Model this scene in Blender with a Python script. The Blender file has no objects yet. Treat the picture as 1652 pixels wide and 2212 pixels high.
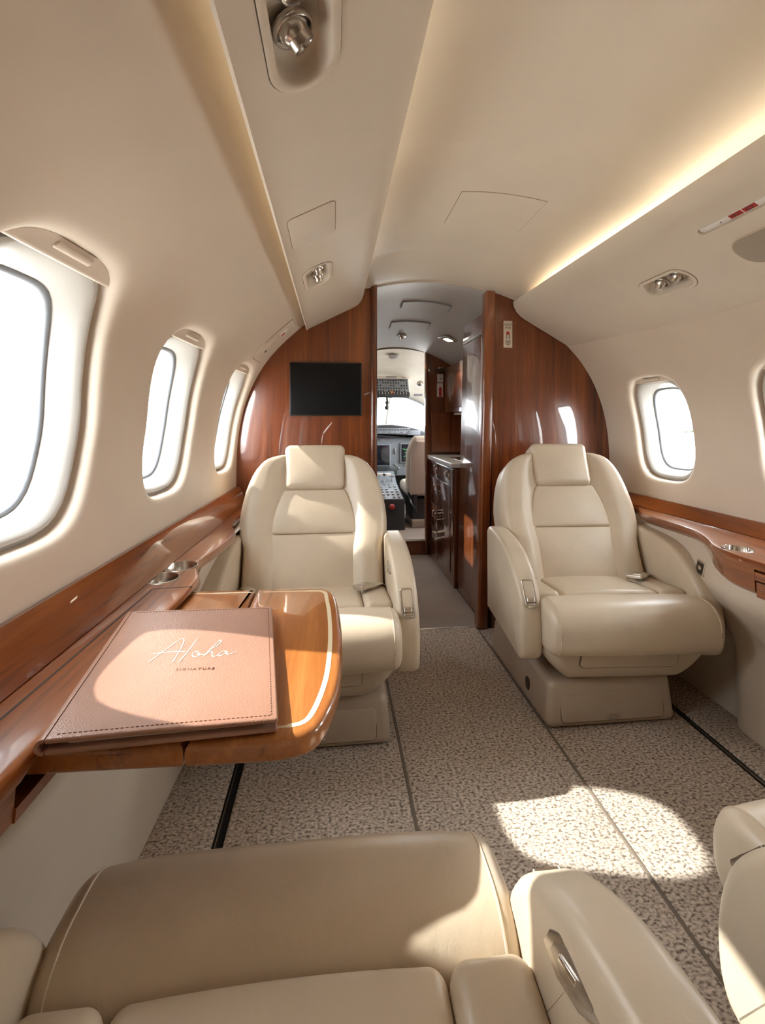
import bpy, math, random
from mathutils import Matrix, Vector
random.seed(7)
sc = bpy.context.scene
COL = sc.collection
PI = math.pi
C0 = 0.505            # cabin centreline
YB = 2.37             # forward cabin bulkhead
YA = -1.35            # rear end of the modelled cabin

# ------------------------------------------------------------------ materials
def new_mat(name):
    m = bpy.data.materials.new(name); m.use_nodes = True
    nt = m.node_tree
    return m, nt, nt.nodes['Principled BSDF']

def N(nt, t, **kw):
    n = nt.nodes.new(t)
    for k, v in kw.items():
        if k in n.inputs.keys():
            n.inputs[k].default_value = v
        else:
            setattr(n, k, v)
    return n

def ramp(nt, stops):
    r = nt.nodes.new('ShaderNodeValToRGB')
    e = r.color_ramp.elements
    while len(e) > 1: e.remove(e[-1])
    e[0].position = stops[0][0]; e[0].color = (*stops[0][1], 1)
    for p, c in stops[1:]:
        x = e.new(p); x.color = (*c, 1)
    return r

def plain(name, col, rough=.5, metal=0, coat=0, var=.05, scale=6, bump=0, bscale=200, spec=.5, coat_rough=.03):
    m, nt, b = new_mat(name)
    tc = N(nt, 'ShaderNodeTexCoord')
    nz = N(nt, 'ShaderNodeTexNoise', Scale=scale, Detail=3.0)
    nt.links.new(tc.outputs['Object'], nz.inputs['Vector'])
    r = ramp(nt, [(.3, tuple(c*(1-var) for c in col)), (.7, tuple(min(1, c*(1+var)) for c in col))])
    nt.links.new(nz.outputs['Fac'], r.inputs['Fac'])
    nt.links.new(r.outputs['Color'], b.inputs['Base Color'])
    b.inputs['Roughness'].default_value = rough
    b.inputs['Metallic'].default_value = metal
    b.inputs['Coat Weight'].default_value = coat
    b.inputs['Coat Roughness'].default_value = coat_rough
    b.inputs['Specular IOR Level'].default_value = spec
    if bump:
        n2 = N(nt, 'ShaderNodeTexNoise', Scale=bscale, Detail=2.0)
        nt.links.new(tc.outputs['Object'], n2.inputs['Vector'])
        bp = N(nt, 'ShaderNodeBump', Strength=bump, Distance=.002)
        nt.links.new(n2.outputs['Fac'], bp.inputs['Height'])
        nt.links.new(bp.outputs['Normal'], b.inputs['Normal'])
    return m

def wood(name, cols, grain=(40, 40, 1.6), rough=.3, coat=1.0):
    """glossy veneer; grain = object-space frequency per axis (small along the grain)"""
    m, nt, b = new_mat(name)
    tc = N(nt, 'ShaderNodeTexCoord')
    mp = N(nt, 'ShaderNodeMapping'); mp.inputs['Scale'].default_value = grain
    nt.links.new(tc.outputs['Object'], mp.inputs['Vector'])
    n1 = N(nt, 'ShaderNodeTexNoise', Scale=.55, Detail=5.0, Roughness=.6, Distortion=.9)
    n2 = N(nt, 'ShaderNodeTexNoise', Scale=4.5, Detail=3.0, Roughness=.7)
    nt.links.new(mp.outputs['Vector'], n1.inputs['Vector'])
    nt.links.new(mp.outputs['Vector'], n2.inputs['Vector'])
    mx = N(nt, 'ShaderNodeMath', operation='MULTIPLY_ADD')
    nt.links.new(n2.outputs['Fac'], mx.inputs[0]); mx.inputs[1].default_value = .28
    sub = N(nt, 'ShaderNodeMath', operation='MULTIPLY'); sub.inputs[1].default_value = .8
    nt.links.new(n1.outputs['Fac'], sub.inputs[0]); nt.links.new(sub.outputs[0], mx.inputs[2])
    r = ramp(nt, [(.38, cols[0]), (.5, cols[1]), (.56, cols[1]), (.7, cols[2])])
    nt.links.new(mx.outputs[0], r.inputs['Fac'])
    nt.links.new(r.outputs['Color'], b.inputs['Base Color'])
    b.inputs['Roughness'].default_value = rough
    b.inputs['Coat Weight'].default_value = coat
    b.inputs['Coat Roughness'].default_value = .02
    b.inputs['Coat IOR'].default_value = 1.5
    return m

def leather(name, col, rough=.36, wr=.25, fine=.12):
    m, nt, b = new_mat(name)
    tc = N(nt, 'ShaderNodeTexCoord')
    nz = N(nt, 'ShaderNodeTexNoise', Scale=5.0, Detail=4.0)
    nt.links.new(tc.outputs['Object'], nz.inputs['Vector'])
    r = ramp(nt, [(.3, tuple(c*.9 for c in col)), (.7, tuple(c*1.06 for c in col))])
    nt.links.new(nz.outputs['Fac'], r.inputs['Fac'])
    nt.links.new(r.outputs['Color'], b.inputs['Base Color'])
    vo = N(nt, 'ShaderNodeTexVoronoi', Scale=420.0)
    nt.links.new(tc.outputs['Object'], vo.inputs['Vector'])
    b1 = N(nt, 'ShaderNodeBump', Strength=fine, Distance=.0006)
    nt.links.new(vo.outputs['Distance'], b1.inputs['Height'])
    mp = N(nt, 'ShaderNodeMapping'); mp.inputs['Scale'].default_value = (1.6, 1, 1)
    nt.links.new(tc.outputs['Object'], mp.inputs['Vector'])
    n3 = N(nt, 'ShaderNodeTexNoise', Scale=11.0, Detail=3.0, Distortion=1.6)
    nt.links.new(mp.outputs['Vector'], n3.inputs['Vector'])
    b2 = N(nt, 'ShaderNodeBump', Strength=wr, Distance=.006)
    nt.links.new(n3.outputs['Fac'], b2.inputs['Height'])
    nt.links.new(b1.outputs['Normal'], b2.inputs['Normal'])
    nt.links.new(b2.outputs['Normal'], b.inputs['Normal'])
    b.inputs['Roughness'].default_value = rough
    b.inputs['Specular IOR Level'].default_value = .5
    return m

def carpet(name, c_lo, c_hi, s=1.0):
    m, nt, b = new_mat(name)
    tc = N(nt, 'ShaderNodeTexCoord')
    nd = N(nt, 'ShaderNodeTexNoise', Scale=28.0, Detail=2.0)
    nt.links.new(tc.outputs['Object'], nd.inputs['Vector'])
    sv = N(nt, 'ShaderNodeVectorMath', operation='MULTIPLY_ADD')
    nt.links.new(nd.outputs['Color'], sv.inputs[0]); sv.inputs[1].default_value = (.012, .006, 0)
    nt.links.new(tc.outputs['Object'], sv.inputs[2])
    mp = N(nt, 'ShaderNodeMapping'); mp.inputs['Scale'].default_value = (105*s, 150*s, 0)
    nt.links.new(sv.outputs[0], mp.inputs['Vector'])
    vo = N(nt, 'ShaderNodeTexNoise', Scale=1.0, Detail=1.6, Roughness=.45)
    nt.links.new(mp.outputs['Vector'], vo.inputs['Vector'])
    nf = N(nt, 'ShaderNodeTexNoise', Scale=650.0*s, Detail=2.0)
    nt.links.new(tc.outputs['Object'], nf.inputs['Vector'])
    ad = N(nt, 'ShaderNodeMath', operation='MULTIPLY_ADD')
    nt.links.new(nf.outputs['Fac'], ad.inputs[0]); ad.inputs[1].default_value = .22
    nt.links.new(vo.outputs['Fac'], ad.inputs[2])
    r = ramp(nt, [(.44, c_lo), (.58, tuple(a*.55+b*.45 for a, b in zip(c_hi, c_lo))), (.78, c_hi)])
    nt.links.new(ad.outputs[0], r.inputs['Fac'])
    nl = N(nt, 'ShaderNodeTexNoise', Scale=3.0, Detail=3.0)
    nt.links.new(tc.outputs['Object'], nl.inputs['Vector'])
    mxx = N(nt, 'ShaderNodeMix', data_type='RGBA', blend_type='MULTIPLY')
    r2 = ramp(nt, [(.3, (.88, .88, .88)), (.7, (1.05, 1.04, 1.03))])
    nt.links.new(nl.outputs['Fac'], r2.inputs['Fac'])
    mxx.inputs[0].default_value = 1.0
    nt.links.new(r.outputs['Color'], mxx.inputs[6]); nt.links.new(r2.outputs['Color'], mxx.inputs[7])
    nt.links.new(mxx.outputs[2], b.inputs['Base Color'])
    bp = N(nt, 'ShaderNodeBump', Strength=.6, Distance=.006)
    nt.links.new(ad.outputs[0], bp.inputs['Height'])
    nt.links.new(bp.outputs['Normal'], b.inputs['Normal'])
    b.inputs['Roughness'].default_value = .95
    b.inputs['Specular IOR Level'].default_value = .1
    return m

def emit(name, col, strength):
    m, nt, b = new_mat(name)
    b.inputs['Base Color'].default_value = (*col, 1)
    b.inputs['Emission Color'].default_value = (*col, 1)
    b.inputs['Emission Strength'].default_value = strength
    return m

def glass_mat():
    m = bpy.data.materials.new('window_glass'); m.use_nodes = True
    nt = m.node_tree; nt.nodes.clear()
    out = nt.nodes.new('ShaderNodeOutputMaterial')
    tr = nt.nodes.new('ShaderNodeBsdfTransparent'); tr.inputs['Color'].default_value = (.96, .98, .98, 1)
    gl = nt.nodes.new('ShaderNodeBsdfGlossy'); gl.inputs['Roughness'].default_value = .02
    lw = nt.nodes.new('ShaderNodeLayerWeight'); lw.inputs['Blend'].default_value = .5
    pw = nt.nodes.new('ShaderNodeMath'); pw.operation = 'POWER'; pw.inputs[1].default_value = 5.0
    fr = nt.nodes.new('ShaderNodeMath'); fr.operation = 'MULTIPLY_ADD'; fr.inputs[1].default_value = .4; fr.inputs[2].default_value = .02
    nt.links.new(lw.outputs['Facing'], pw.inputs[0]); nt.links.new(pw.outputs[0], fr.inputs[0])
    mx = nt.nodes.new('ShaderNodeMixShader')
    nt.links.new(fr.outputs[0], mx.inputs[0]); nt.links.new(tr.outputs[0], mx.inputs[1]); nt.links.new(gl.outputs[0], mx.inputs[2])
    nt.links.new(mx.outputs[0], out.inputs['Surface'])
    return m

M = {}
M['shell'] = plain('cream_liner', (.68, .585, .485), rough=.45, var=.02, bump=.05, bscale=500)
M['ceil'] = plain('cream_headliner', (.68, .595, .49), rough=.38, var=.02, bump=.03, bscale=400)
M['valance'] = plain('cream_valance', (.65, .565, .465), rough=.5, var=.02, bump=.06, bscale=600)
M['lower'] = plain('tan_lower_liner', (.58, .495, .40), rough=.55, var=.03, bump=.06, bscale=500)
M['vest'] = plain('white_vestibule', (.66, .64, .60), rough=.35, var=.02)
M['white'] = plain('white_plastic', (.80, .77, .72), rough=.4, var=.02)
M['reveal'] = plain('window_reveal', (.52, .50, .47), rough=.35, var=.02)
M['leather'] = leather('beige_leather', (.575, .478, .36), wr=.13)
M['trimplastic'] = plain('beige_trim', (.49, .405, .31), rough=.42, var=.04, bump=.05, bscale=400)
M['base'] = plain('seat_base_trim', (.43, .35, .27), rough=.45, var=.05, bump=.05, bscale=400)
M['darkgap'] = plain('dark_gap', (.03, .025, .02), rough=.7)
M['gapbrown'] = plain('gap_brown', (.10, .075, .055), rough=.8)
M['metal'] = plain('brushed_nickel', (.62, .58, .53), rough=.24, metal=1)
M['chrome'] = plain('chrome', (.80, .79, .77), rough=.10, metal=1)
M['recess'] = plain('shaded_metal', (.52, .48, .43), rough=.3, metal=1)
M['darkmetal'] = plain('dark_metal', (.10, .085, .07), rough=.35, metal=1)
M['seal'] = plain('grey_seal', (.26, .28, .31), rough=.5)
M['black'] = plain('black_plastic', (.012, .012, .013), rough=.35)
M['screen'] = plain('screen_glass', (.010, .010, .011), rough=.25, spec=.12)
WC = [(.058, .0105, .0018), (.15, .031, .005), (.26, .070, .013)]
M['wood_v'] = wood('walnut_upright', WC, (34, 34, 1.5))
M['wood_y'] = wood('walnut_along_cabin', [(.09, .020, .005), (.22, .058, .012), (.34, .105, .024)], (34, 1.8, 34))
M['wood_t'] = wood('walnut_table', [(.15, .045, .010), (.34, .115, .026), (.46, .175, .045)], (36, 2.2, 36))
M['wood_d'] = wood('walnut_galley', [(.075, .018, .005), (.15, .04, .010), (.23, .068, .017)], (30, 30, 1.5))
M['inlay'] = plain('light_inlay', (.75, .62, .42), rough=.25, coat=1)
M['carpet'] = carpet('loop_carpet', (.18, .143, .115), (.70, .60, .505))
M['carpet_f'] = carpet('flat_carpet', (.24, .20, .17), (.56, .48, .42), 2.0)
M['binding'] = plain('carpet_binding', (.17, .135, .105), rough=.9, bump=.3, bscale=700)
M['menu'] = leather('brown_leather', (.325, .172, .118), rough=.42, wr=.10, fine=.5)
M['paper'] = plain('paper', (.86, .83, .76), rough=.8)
M['ivory'] = plain('ivory_emboss', (.85, .78, .66), rough=.4)
M['thread'] = plain('brown_thread', (.16, .065, .035), rough=.8)
M['ink'] = plain('brown_ink', (.14, .06, .035), rough=.6)
M['red'] = plain('red', (.42, .02, .018), rough=.4)
M['blackink'] = plain('dark_ink', (.05, .04, .03), rough=.6)
M['panel'] = plain('cockpit_grey', (.20, .23, .26), rough=.5)
M['panel2'] = plain('cockpit_dark', (.035, .038, .042), rough=.5)
M['knob'] = plain('light_grey_knob', (.38, .38, .37), rough=.4)
M['green'] = emit('green_symbols', (.06, .40, .14), .8)
M['sheep'] = plain('grey_beige_cloth', (.58, .53, .45), rough=.95, bump=.5, bscale=300)
M['cockpit'] = plain('cockpit_liner', (.70, .66, .57), rough=.5)
M['counter'] = plain('white_counter', (.72, .72, .70), rough=.15)
M['led'] = emit('warm_cove_led', (1.0, .95, .78), 12.0)
M['lamp'] = emit('warm_downlight', (1.0, .85, .6), 6.0)
M['lens'] = plain('lamp_lens', (.30, .29, .27), rough=.08, spec=.8)
M['speaker'] = plain('speaker_mesh', (.42, .35, .27), rough=.8, bump=1.0, bscale=700)
M['apron'] = plain('pale_apron', (.62, .60, .56), rough=.9, scale=.05)
M['leaf'] = plain('leaf_green', (.13, .16, .11), rough=.9, var=.25, scale=2, bump=.5, bscale=3)
M['bark'] = plain('bark', (.08, .06, .04), rough=.9)
M['glass'] = glass_mat()
M['belt'] = plain('belt_webbing', (.42, .35, .26), rough=.7, bump=.3, bscale=600)

# ------------------------------------------------------------------ mesh tools
class MB:
    def __init__(s): s.v = []; s.f = []
    def add(s, v, f, mat=None):
        o = len(s.v)
        s.v += [tuple(mat @ Vector(p)) if mat else tuple(p) for p in v]
        s.f += [tuple(i+o for i in q) for q in f]
        return s
    def rbox(s, cx, cy, cz, sx, sy, sz, r=.01, k=3, flat=(1, 1, 1), warp=None, mat=None):
        hs = (sx/2, sy/2, sz/2); r = min(r, min(hs)*.999)
        T = []
        for h, m in zip(hs, flat):
            a = [-(h-r) - r*math.tan(PI/4*(k-i)/k) for i in range(k)]
            b = [-(h-r) + 2*(h-r)*i/m for i in range(m+1)]
            T.append(a + b + [-x for x in reversed(a)])
        n = [len(t)-1 for t in T]
        idx = {}; V = []; F = []
        def vid(i, j, l):
            key = (i, j, l)
            if key not in idx:
                p = [T[0][i], T[1][j], T[2][l]]
                q = [max(-(h-r), min(h-r, c)) for c, h in zip(p, hs)]
                d = [a-b for a, b in zip(p, q)]
                L = math.sqrt(sum(c*c for c in d)) or 1
                p = [b+a/L*r for a, b in zip(d, q)]
                if warp: p = warp(*p)
                idx[key] = len(V); V.append((p[0]+cx, p[1]+cy, p[2]+cz))
            return idx[key]
        for a in range(3):
            b, c = (a+1) % 3, (a+2) % 3
            for side in (0, n[a]):
                for i in range(n[b]):
                    for j in range(n[c]):
                        q = []
                        for di, dj in ((0, 0), (1, 0), (1, 1), (0, 1)):
                            ijk = [0, 0, 0]; ijk[a] = side; ijk[b] = i+di; ijk[c] = j+dj
                            q.append(vid(*ijk))
                        F.append(tuple(q) if side else tuple(reversed(q)))
        return s.add(V, F, mat)
    def prism(s, pts, d0, d1, r=0, ax=None, k=3, mat=None, r0=None):
        """closed outline (u,v) ccw, extruded d0..d1 with rounded rims; ax maps (u,v,d)->xyz"""
        ax = ax or (lambda u, v, d: (u, v, d))
        n = len(pts)
        area = sum(pts[i][0]*pts[(i+1) % n][1]-pts[(i+1) % n][0]*pts[i][1] for i in range(n))
        if area < 0: pts = list(reversed(pts))
        nor = []
        for i in range(n):
            (x0, y0), (x1, y1), (x2, y2) = pts[i-1], pts[i], pts[(i+1) % n]
            e1 = (x1-x0, y1-y0); e2 = (x2-x1, y2-y1)
            l1 = math.hypot(*e1) or 1e-9; l2 = math.hypot(*e2) or 1e-9
            n1 = (-e1[1]/l1, e1[0]/l1); n2 = (-e2[1]/l2, e2[0]/l2)
            m = (n1[0]+n2[0], n1[1]+n2[1]); dd = max(.35, 1+n1[0]*n2[0]+n1[1]*n2[1])
            nor.append((m[0]/dd, m[1]/dd))
        rings = []
        ra = r if r0 is None else r0
        if ra > 0:
            rings += [(ra*(1-math.sin(PI/2*i/k)), d0+ra*(1-math.cos(PI/2*i/k))) for i in range(k+1)]
        else: rings += [(0, d0)]
        if r > 0:
            rings += [(r*(1-math.cos(PI/2*i/k)), d1-r*(1-math.sin(PI/2*i/k))) for i in range(k+1)]
        else: rings += [(0, d1)]
        V = []; F = []
        for ins, d in rings:
            for (x, y), (a, b) in zip(pts, nor): V.append(ax(x+a*ins, y+b*ins, d))
        for q in range(len(rings)-1):
            for i in range(n):
                j = (i+1) % n
                F.append((q*n+i, q*n+j, (q+1)*n+j, (q+1)*n+i))
        F.append(tuple(reversed(range(n)))); F.append(tuple((len(rings)-1)*n+i for i in range(n)))
        return s.add(V, F, mat)
    def tube(s, path, r, n=8, mat=None, cap=True, flat=1.0, closed=False):
        V = []; F = []; P = [Vector(p) for p in path]; L = len(P)
        up = Vector((0, 0, 1))
        for i, p in enumerate(P):
            if closed: t = P[(i+1) % L]-P[i-1]
            else: t = P[min(i+1, L-1)]-P[max(i-1, 0)]
            t.normalize()
            a = t.cross(up)
            if a.length < 1e-3: a = t.cross(Vector((0, 1, 0)))
            a.normalize(); b = a.cross(t)
            rr = r[i] if isinstance(r, (list, tuple)) else r
            for q in range(n):
                th = 2*PI*q/n
                V.append(tuple(p + a*math.cos(th)*rr + b*math.sin(th)*rr*flat))
        for i in range(L if closed else L-1):
            for q in range(n):
                j = (q+1) % n; i2 = (i+1) % L
                F.append((i*n+q, i*n+j, i2*n+j, i2*n+q))
        if cap and not closed:
            F.append(tuple(reversed(range(n)))); F.append(tuple((L-1)*n+q for q in range(n)))
        return s.add(V, F, mat)
    def lathe(s, prof, n=28, mat=None, sx=1, sy=1):
        V = []; F = []
        for r, z in prof:
            for q in range(n):
                V.append((r*math.cos(2*PI*q/n)*sx, r*math.sin(2*PI*q/n)*sy, z))
        m = len(prof)
        for i in range(m-1):
            for q in range(n):
                j = (q+1) % n
                F.append((i*n+q, i*n+j, (i+1)*n+j, (i+1)*n+q))
        if prof[0][0] > 1e-5: F.append(tuple(reversed(range(n))))
        if prof[-1][0] > 1e-5: F.append(tuple((m-1)*n+q for q in range(n)))
        return s.add(V, F, mat)
    def ball(s, c, r, n=12, m=8, sc_=(1, 1, 1), jit=0):
        V = []; F = []
        for i in range(m+1):
            th = PI*i/m
            for q in range(n):
                ph = 2*PI*q/n; rr = r*(1+random.uniform(-jit, jit))
                V.append((c[0]+rr*math.sin(th)*math.cos(ph)*sc_[0], c[1]+rr*math.sin(th)*math.sin(ph)*sc_[1], c[2]+rr*math.cos(th)*sc_[2]))
        for i in range(m):
            for q in range(n):
                j = (q+1) % n
                F.append((i*n+q, (i+1)*n+q, (i+1)*n+j, i*n+j))
        return s.add(V, F)
    def grid(s, fn, nu, nv):
        V = [fn(i/nu, j/nv) for i in range(nu+1) for j in range(nv+1)]
        F = [(i*(nv+1)+j, (i+1)*(nv+1)+j, (i+1)*(nv+1)+j+1, i*(nv+1)+j+1) for i in range(nu) for j in range(nv)]
        return s.add(V, F)

ROOTM = {}
def mesh_obj(name, mb, mat, sharp=38):
    me = bpy.data.meshes.new(name)
    me.from_pydata(mb.v, [], mb.f); me.validate(); me.update()
    import bmesh
    bm = bmesh.new(); bm.from_mesh(me)
    bmesh.ops.remove_doubles(bm, verts=bm.verts, dist=1e-6)
    bmesh.ops.recalc_face_normals(bm, faces=bm.faces)
    bm.to_mesh(me); bm.free()
    me.polygons.foreach_set('use_smooth', [True]*len(me.polygons))
    me.set_sharp_from_angle(angle=math.radians(sharp))
    me.materials.append(mat)
    o = bpy.data.objects.new(name, me); COL.objects.link(o)
    return o

def part(name, mb, mat, parent, world=False, label=None, sharp=38):
    """one mesh of its own under a thing (or under a part)"""
    if world and parent in ROOTM:
        inv = ROOTM[parent].inverted()
        mb.v = [tuple(inv @ Vector(p)) for p in mb.v]
    o = mesh_obj(name, mb, mat, sharp); o.parent = parent
    if parent in ROOTM: ROOTM[o] = ROOTM[parent]
    if label: o['label'] = label
    return o

def tag(o, label, cat, group=None, kind=None):
    o['label'] = label; o['category'] = cat
    if group: o['group'] = group
    if kind: o['kind'] = kind
    return o

def thing(name, label, cat, loc=(0, 0, 0), rz=0, group=None, kind=None):
    o = bpy.data.objects.new(name, None); COL.objects.link(o)
    o.empty_display_size = .05
    o.location = loc; o.rotation_euler = (0, 0, rz)
    ROOTM[o] = Matrix.Translation(loc) @ Matrix.Rotation(rz, 4, 'Z')
    return tag(o, label, cat, group, kind)

def solo(name, mb, mat, label, cat, group=None, kind=None, sharp=38):
    return tag(mesh_obj(name, mb, mat, sharp), label, cat, group, kind)

def copy_tree(o, parent=None):
    c = o.copy(); COL.objects.link(c)
    if parent: c.parent = parent
    for ch in list(o.children): copy_tree(ch, c)
    return c

def cut(o, cutters):
    """subtract closed meshes from an object and throw the cutters away"""
    mods = []
    for mb in cutters:
        c = mesh_obj('cutter', mb, M['black'])
        md = o.modifiers.new('b', 'BOOLEAN'); md.operation = 'DIFFERENCE'; md.solver = 'EXACT'; md.object = c
        mods.append(c)
    bpy.context.view_layer.update()
    dg = bpy.context.evaluated_depsgraph_get()
    me = bpy.data.meshes.new_from_object(o.evaluated_get(dg))
    o.modifiers.clear(); old = o.data; o.data = me
    for c in mods: bpy.data.objects.remove(c)
    me.polygons.foreach_set('use_smooth', [True]*len(me.polygons))
    me.set_sharp_from_angle(angle=math.radians(35))

def rrect(w, h, r, n=5, cx=0, cy=0):
    P = []
    for (sx, sy, a0) in ((1, 1, 0), (-1, 1, 90), (-1, -1, 180), (1, -1, 270)):
        for i in range(n+1):
            a = math.radians(a0+90*i/n)
            P.append((cx+sx*(w/2-r)+r*math.cos(a), cy+sy*(h/2-r)+r*math.sin(a)))
    return P

def text_mesh(s, size, depth=.0006, align='CENTER', spacing=1.0):
    cu = bpy.data.curves.new('t', 'FONT'); cu.body = s; cu.size = size; cu.extrude = depth
    cu.align_x = align; cu.align_y = 'CENTER'; cu.space_character = spacing; cu.resolution_u = 3
    o = bpy.data.objects.new('t', cu); COL.objects.link(o)
    bpy.context.view_layer.update()
    me = bpy.data.meshes.new_from_object(o.evaluated_get(bpy.context.evaluated_depsgraph_get()))
    v = [tuple(p.co) for p in me.vertices]; f = [tuple(p.vertices) for p in me.polygons]
    bpy.data.objects.remove(o); bpy.data.meshes.remove(me)
    return v, f

def smooth(a, b, x):
    t = max(0, min(1, (x-a)/(b-a))); return t*t*(3-2*t)

def lerp_tab(tab, x):
    """monotone smooth interpolation of a table [(x,y)...] (Catmull-Rom)"""
    if x <= tab[0][0]: return tab[0][1]
    if x >= tab[-1][0]: return tab[-1][1]
    i = 0
    while tab[i+1][0] < x: i += 1
    x0, y0 = tab[i]; x1, y1 = tab[i+1]
    h = x1-x0; t = (x-x0)/h
    m0 = ((y1-tab[i-1][1])/(x1-tab[i-1][0]) if i > 0 else (y1-y0)/h)*h
    m1 = ((tab[i+2][1]-y0)/(tab[i+2][0]-x0) if i+2 < len(tab) else (y1-y0)/h)*h
    return (2*t**3-3*t*t+1)*y0+(t**3-2*t*t+t)*m0+(-2*t**3+3*t*t)*y1+(t**3-t*t)*m1

def spline(pts, n=8):
    out = []
    for i in range(len(pts)-1):
        p0 = pts[max(i-1, 0)]; p1 = pts[i]; p2 = pts[i+1]; p3 = pts[min(i+2, len(pts)-1)]
        for q in range(n):
            t = q/n
            out.append(tuple(.5*((2*b)+(c-a)*t+(2*a-5*b+4*c-d)*t*t+(-a+3*b-3*c+d)*t**3) for a, b, c, d in zip(p0, p1, p2, p3)))
    out.append(tuple(pts[-1])); return out

# ------------------------------------------------------------------ fuselage section
HW = [(-.2, .94), (0, .965), (.3, .977), (.6, .984), (.75, .986), (.9, .984), (1.0, .977), (1.09, .963), (1.17, .943), (1.264, .908),
      (1.335, .872), (1.404, .826), (1.45, .787), (1.5, .738), (1.56, .672), (1.60, .628), (1.625, .613), (1.70, .585), (1.78, .555)]
def bump(z): return smooth(1.05, 1.33, z)*(1-smooth(1.33, 1.56, z))
def wallx(side, y, z, d=0):
    return C0 + side*(lerp_tab(HW, z) + (.03+(.035*bump(z) if side < 0 else 0))*min(2.2, YB-y) + d)
def vault(dx, y):
    z = 1.821 - dx*dx/2.3
    if y < YB: z += .045*(1-smooth(1.85, YB, y)) + .03*(1-smooth(1.15, 1.45, y))
    else: z -= .133*smooth(YB, 3.75, y)*1.0
    return z

def build_wall(name, side, wins, y0, y1, label):
    """liner with rounded window openings; wins = [(yc, zb, zt, half width)]"""
    mb = MB(); vid = {}
    def V(y, z, d=0):
        p = (round(wallx(side, y, z, d), 5), round(y, 5), round(z, 5))
        if p not in vid: vid[p] = len(mb.v); mb.v.append(p)
        return vid[p]
    zb, zt = min(w[1] for w in wins), max(w[2] for w in wins)
    hz = (zt-zb)/2; zc = (zt+zb)/2; MZ = .055; MY = .038
    K = 20
    zcell = [zc-hz-MZ+(2*hz+2*MZ)*i/K for i in range(K+1)]
    zl = [-.04, 0, .15, .3, .45, .6, .7, .76]+zcell+[z for z in (1.40, 1.42, 1.44, 1.46, 1.48, 1.50, 1.53, 1.56, 1.59, 1.62, 1.66, 1.70, 1.74, 1.78) if z > zcell[-1]+.01]
    zl = [z for z in zl if z <= zcell[0] or z >= zcell[0]]
    zl = sorted(set(z for z in zl if not (zcell[0]-.001 < z < zcell[-1]+.001) or z in zcell))
    ys = []; cells = []
    cur = y0
    for (yc, wb, wt, hw_) in sorted(wins):
        a, b = yc-hw_-MY, min(yc+hw_+MY, y1-.001)
        if a > cur+1e-4: ys.append((cur, a, 4, None))
        ys.append((a, b, K, (yc, hw_, wb, wt))); cur = b
    ys.append((cur, y1, 4, None))
    for (a, b, m, w) in ys:
        cols = [a+(b-a)*i/m for i in range(m+1)]
        for i in range(m):
            for j in range(len(zl)-1):
                if w and zl[j] >= zcell[0]-1e-6 and zl[j+1] <= zcell[-1]+1e-6: continue
                mb.f.append((V(cols[i], zl[j]), V(cols[i+1], zl[j]), V(cols[i+1], zl[j+1]), V(cols[i], zl[j+1])))
        if w:
            yc, hw_, wb, wt = w; wc = (wb+wt)/2; wh = (wt-wb)/2
            per = [(cols[i], zcell[0]) for i in range(m)]+[(cols[m], zcell[j]) for j in range(K)]+[(cols[m-i], zcell[-1]) for i in range(m)]+[(cols[0], zcell[K-j]) for j in range(K)]
            rings = [[V(y, z) for y, z in per]]
            for e, d in ((.028, 0), (.018, .0006), (.010, .003), (.004, .008), (.001, .014), (0, .022), (0, .05)):
                rings.append([V(*win_pt(yc, wc, hw_+e, wh+e, y, z, b-a, zcell[-1]-zcell[0]), d) for y, z in per])
            for q in range(len(rings)-1):
                n = len(per)
                for i in range(n):
                    j = (i+1) % n
                    mb.f.append((rings[q][i], rings[q][j], rings[q+1][j], rings[q+1][i]))
    o = mesh_obj(name, mb, M['shell'], 60)
    return tag(o, label, 'wall', kind='structure')

def win_pt(yc, zc, a, b, y, z, W, H, n=3.6):
    dy, dz = (y-yc)/W, (z-zc)/H
    dy, dz = dy*2*a/1.0, dz*2*b/1.0
    k = (abs(dy/a)**n+abs(dz/b)**n)**(-1/n)
    return yc+dy*k, zc+dz*k

def outline(a, b, n=56, e=3.6):
    P = []
    for i in range(n):
        t = 2*PI*i/n
        c, s = math.cos(t), math.sin(t)
        k = (abs(c)**e+abs(s)**e)**(-1/e)
        P.append((a*c*k, b*s*k))
    return P

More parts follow.
